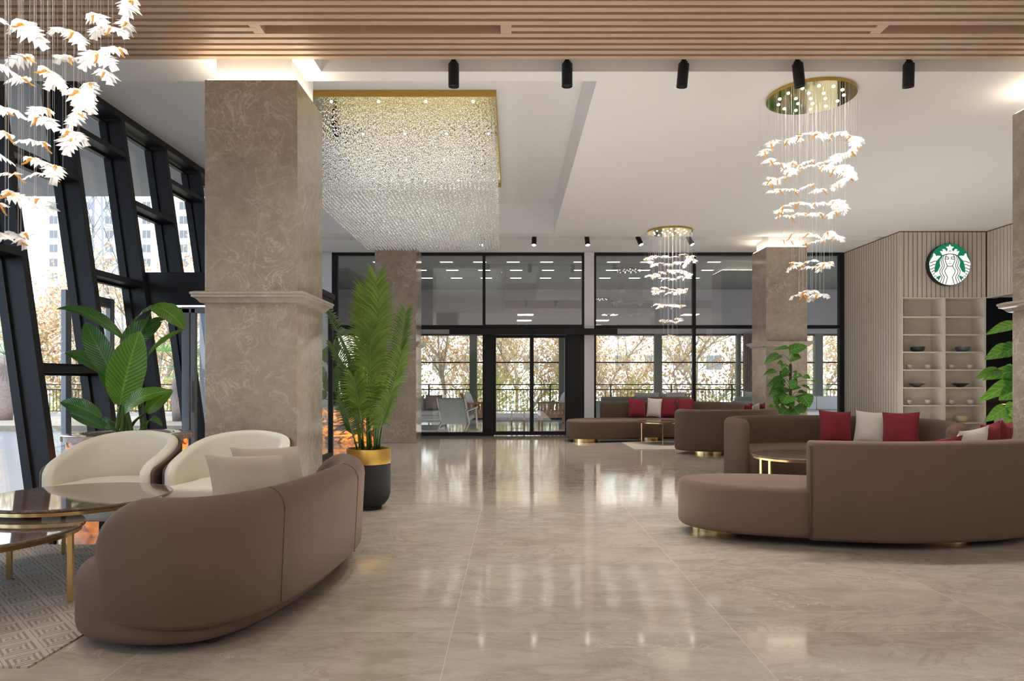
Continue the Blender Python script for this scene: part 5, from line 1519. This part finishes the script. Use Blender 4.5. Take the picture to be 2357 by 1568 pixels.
for i in range(15):
    x = -25.5+2.75*i; y = 24.9+.35*(i%3)
    if b0 is None:
        b0 = make_bush(7, 3.3, 4.9, 3200).build('garden_bush', M['bushleaf'], None); o = b0
    else: o = b0.copy(); COL.objects.link(o)
    o.location = (x, y, -3.2); o.rotation_euler = (0,0,i*2.1); o.scale = (1,1,.92+.10*((i*7)%4)/2)
    tag(o, 'yellow green bush growing right behind the terrace railing', 'bush', 'bushes behind the terrace railing')
# ---- fan palms
def fan_palm(x, y, h, label, seed):
    rd = random.Random(seed); t = thing('fan_palm', label, 'palm', (x,y,.10), 0, 'fan palms outside the curtain wall')
    b = MB(); pr = [(.20,0),(.22,h*.2),(.26,h*.5),(.20,h*.8),(.14,h)]; b.lathe(pr, 14); b.build('trunk', M['palmbark'], t, smooth=True)
    for i in range(16):
        a = i*2.4; el = rd.uniform(-.2,1.2); L = rd.uniform(.6,.9)
        d = Vector((cos(a)*cos(el), sin(a)*cos(el), sin(el)))
        p = Vector((0,0,h)); q = p + d*L
        o = MB(); o.tube([p, p.lerp(q,.5)+Vector((0,0,.05)), q], .012, 4, False)
        sd = d.cross(Vector((0,0,1))).normalized(); up = sd.cross(d)
        for k in range(13):
            an = -1.25+2.5*k/12; dd = (d*cos(an)+sd*sin(an)).normalized(); e = q+dd*.55*rd.uniform(.85,1.1)-Vector((0,0,.10)); w = (d*-sin(an)+sd*cos(an))*.022
            o.add([q, q.lerp(e,.55)+w, e, q.lerp(e,.55)-w], [(0,1,2,3)])
        o.build('frond', M['palmgreen'], t)
fan_palm(-9.35, 19.6, 1.45, 'fan palm with a thick trunk in the soil bed beside the entrance', 1)
fan_palm(-14.6, 20.0, 1.9, 'fan palm in the soil bed past the first leaning mullion', 2)
# ---- buildings
def building(name, label, x0, x1, y, z0, z1, cols, rows, ww, wh, zoff):
    t = thing(name, label, 'building', ((x0+x1)/2, y, z0))
    MB().box(x0, x1, y, y+14, z0, z1).build('wall', M['bldg'], t, world=True)
    w0 = None
    for i in range(cols):
        for j in range(rows):
            x = x0+(i+.5)*(x1-x0)/cols; z = zoff+j*(z1-zoff)/rows
            if w0 is None:
                b = MB(); b.box(-ww/2,-.04*ww,-.15,.05,0,wh).box(.04*ww,ww/2,-.15,.05,0,wh); w0 = b.build('window', M['bldg_win'], t)
                o = w0
            else: o = w0.copy(); COL.objects.link(o); o.parent = t
            o.location = (x-(x0+x1)/2, y-y, z-z0); o.location.y = 0
    return t
building('apartment_tower', 'tall white apartment tower with dark paired windows beyond the curtain wall', -148, -101, 220, -3.2, 78, 8, 12, 2.5, 2.4, 24)
building('apartment_block', 'low white apartment block faintly seen through the autumn trees behind the glass wall', -16, 30, 75, -3.2, 13, 14, 3, 1.6, 1.5, 2.5)
# ---- lattice pylon
t = thing('lattice_pylon', 'slender grey lattice pylon standing in front of the white tower', 'pylon', (-31, 52, -3.2))
b = MB(); H = 24
def hw(z): return 1.6-1.1*z/H
cs4 = ((-1,-1),(1,-1),(1,1),(-1,1))
for sx_, sy_ in cs4:
    MB().bar((sx_*hw(0), sy_*hw(0), 0), (sx_*hw(H), sy_*hw(H), H), .12).build('leg', M['greyframe'], t)
nb = 9
for i in range(nb):
    za, zb = H*i/nb, H*(i+1)/nb
    for j in range(4):
        a, c_ = cs4[j], cs4[(j+1)%4]
        b.bar((a[0]*hw(za),a[1]*hw(za),za),(c_[0]*hw(zb),c_[1]*hw(zb),zb),.06); b.bar((c_[0]*hw(za),c_[1]*hw(za),za),(a[0]*hw(zb),a[1]*hw(zb),zb),.06)
        b.bar((a[0]*hw(zb),a[1]*hw(zb),zb),(c_[0]*hw(zb),c_[1]*hw(zb),zb),.06)
b.build('lattice_bracing', M['greyframe'], t)

# ================================================================== SKY, SUN, CAMERA
w = bpy.data.worlds.new('sky'); SC.world = w; w.use_nodes = True
nt = w.node_tree; bg = nt.nodes['Background']
tc = nt.nodes.new('ShaderNodeTexCoord'); nz = nt.nodes.new('ShaderNodeTexNoise'); nz.inputs['Scale'].default_value = 3.2; nz.inputs['Detail'].default_value = 6
mp = nt.nodes.new('ShaderNodeMapping'); mp.inputs['Scale'].default_value = (1,1,2.5)
nt.links.new(tc.outputs['Generated'], mp.inputs[0]); nt.links.new(mp.outputs[0], nz.inputs['Vector'])
rp = nt.nodes.new('ShaderNodeValToRGB'); rp.color_ramp.elements[0].position = .40; rp.color_ramp.elements[0].color = (.50,.70,1.0,1); rp.color_ramp.elements[1].position = .58; rp.color_ramp.elements[1].color = (1,1,1,1)
nt.links.new(nz.outputs['Fac'], rp.inputs[0]); nt.links.new(rp.outputs[0], bg.inputs['Color']); bg.inputs['Strength'].default_value = 5.0
S = bpy.data.lights.new('sun', 'SUN'); S.energy = 4.4; S.angle = math.radians(2); S.color = (1,.95,.86)
so = bpy.data.objects.new('sun', S); COL.objects.link(so); so.rotation_euler = Vector((-.25,.75,-.62)).to_track_quat('-Z','Y').to_euler()

cam = bpy.data.cameras.new('camera'); co = bpy.data.objects.new('camera', cam); COL.objects.link(co)
co.location = (0,0,EYE); co.rotation_euler = (PI/2,0,0)
cam.sensor_fit = 'HORIZONTAL'; cam.sensor_width = 36; cam.lens = FOC/2357*36
cam.shift_x = -(CX-2357/2)/2357; cam.shift_y = (HY-784)/2357
cam.clip_end = 600; cam.clip_start = .05
SC.camera = co
SC.view_settings.view_transform = 'Standard'; SC.view_settings.look = 'None'; SC.view_settings.gamma = 1; SC.view_settings.use_curve_mapping = False
SC.view_settings.exposure = -0.06
SC.cycles.caustics_reflective = False; SC.cycles.caustics_refractive = False
SC.cycles.sample_clamp_indirect = 6; SC.cycles.transparent_max_bounces = 16; SC.cycles.max_bounces = 8
SC.cycles.use_denoising = True
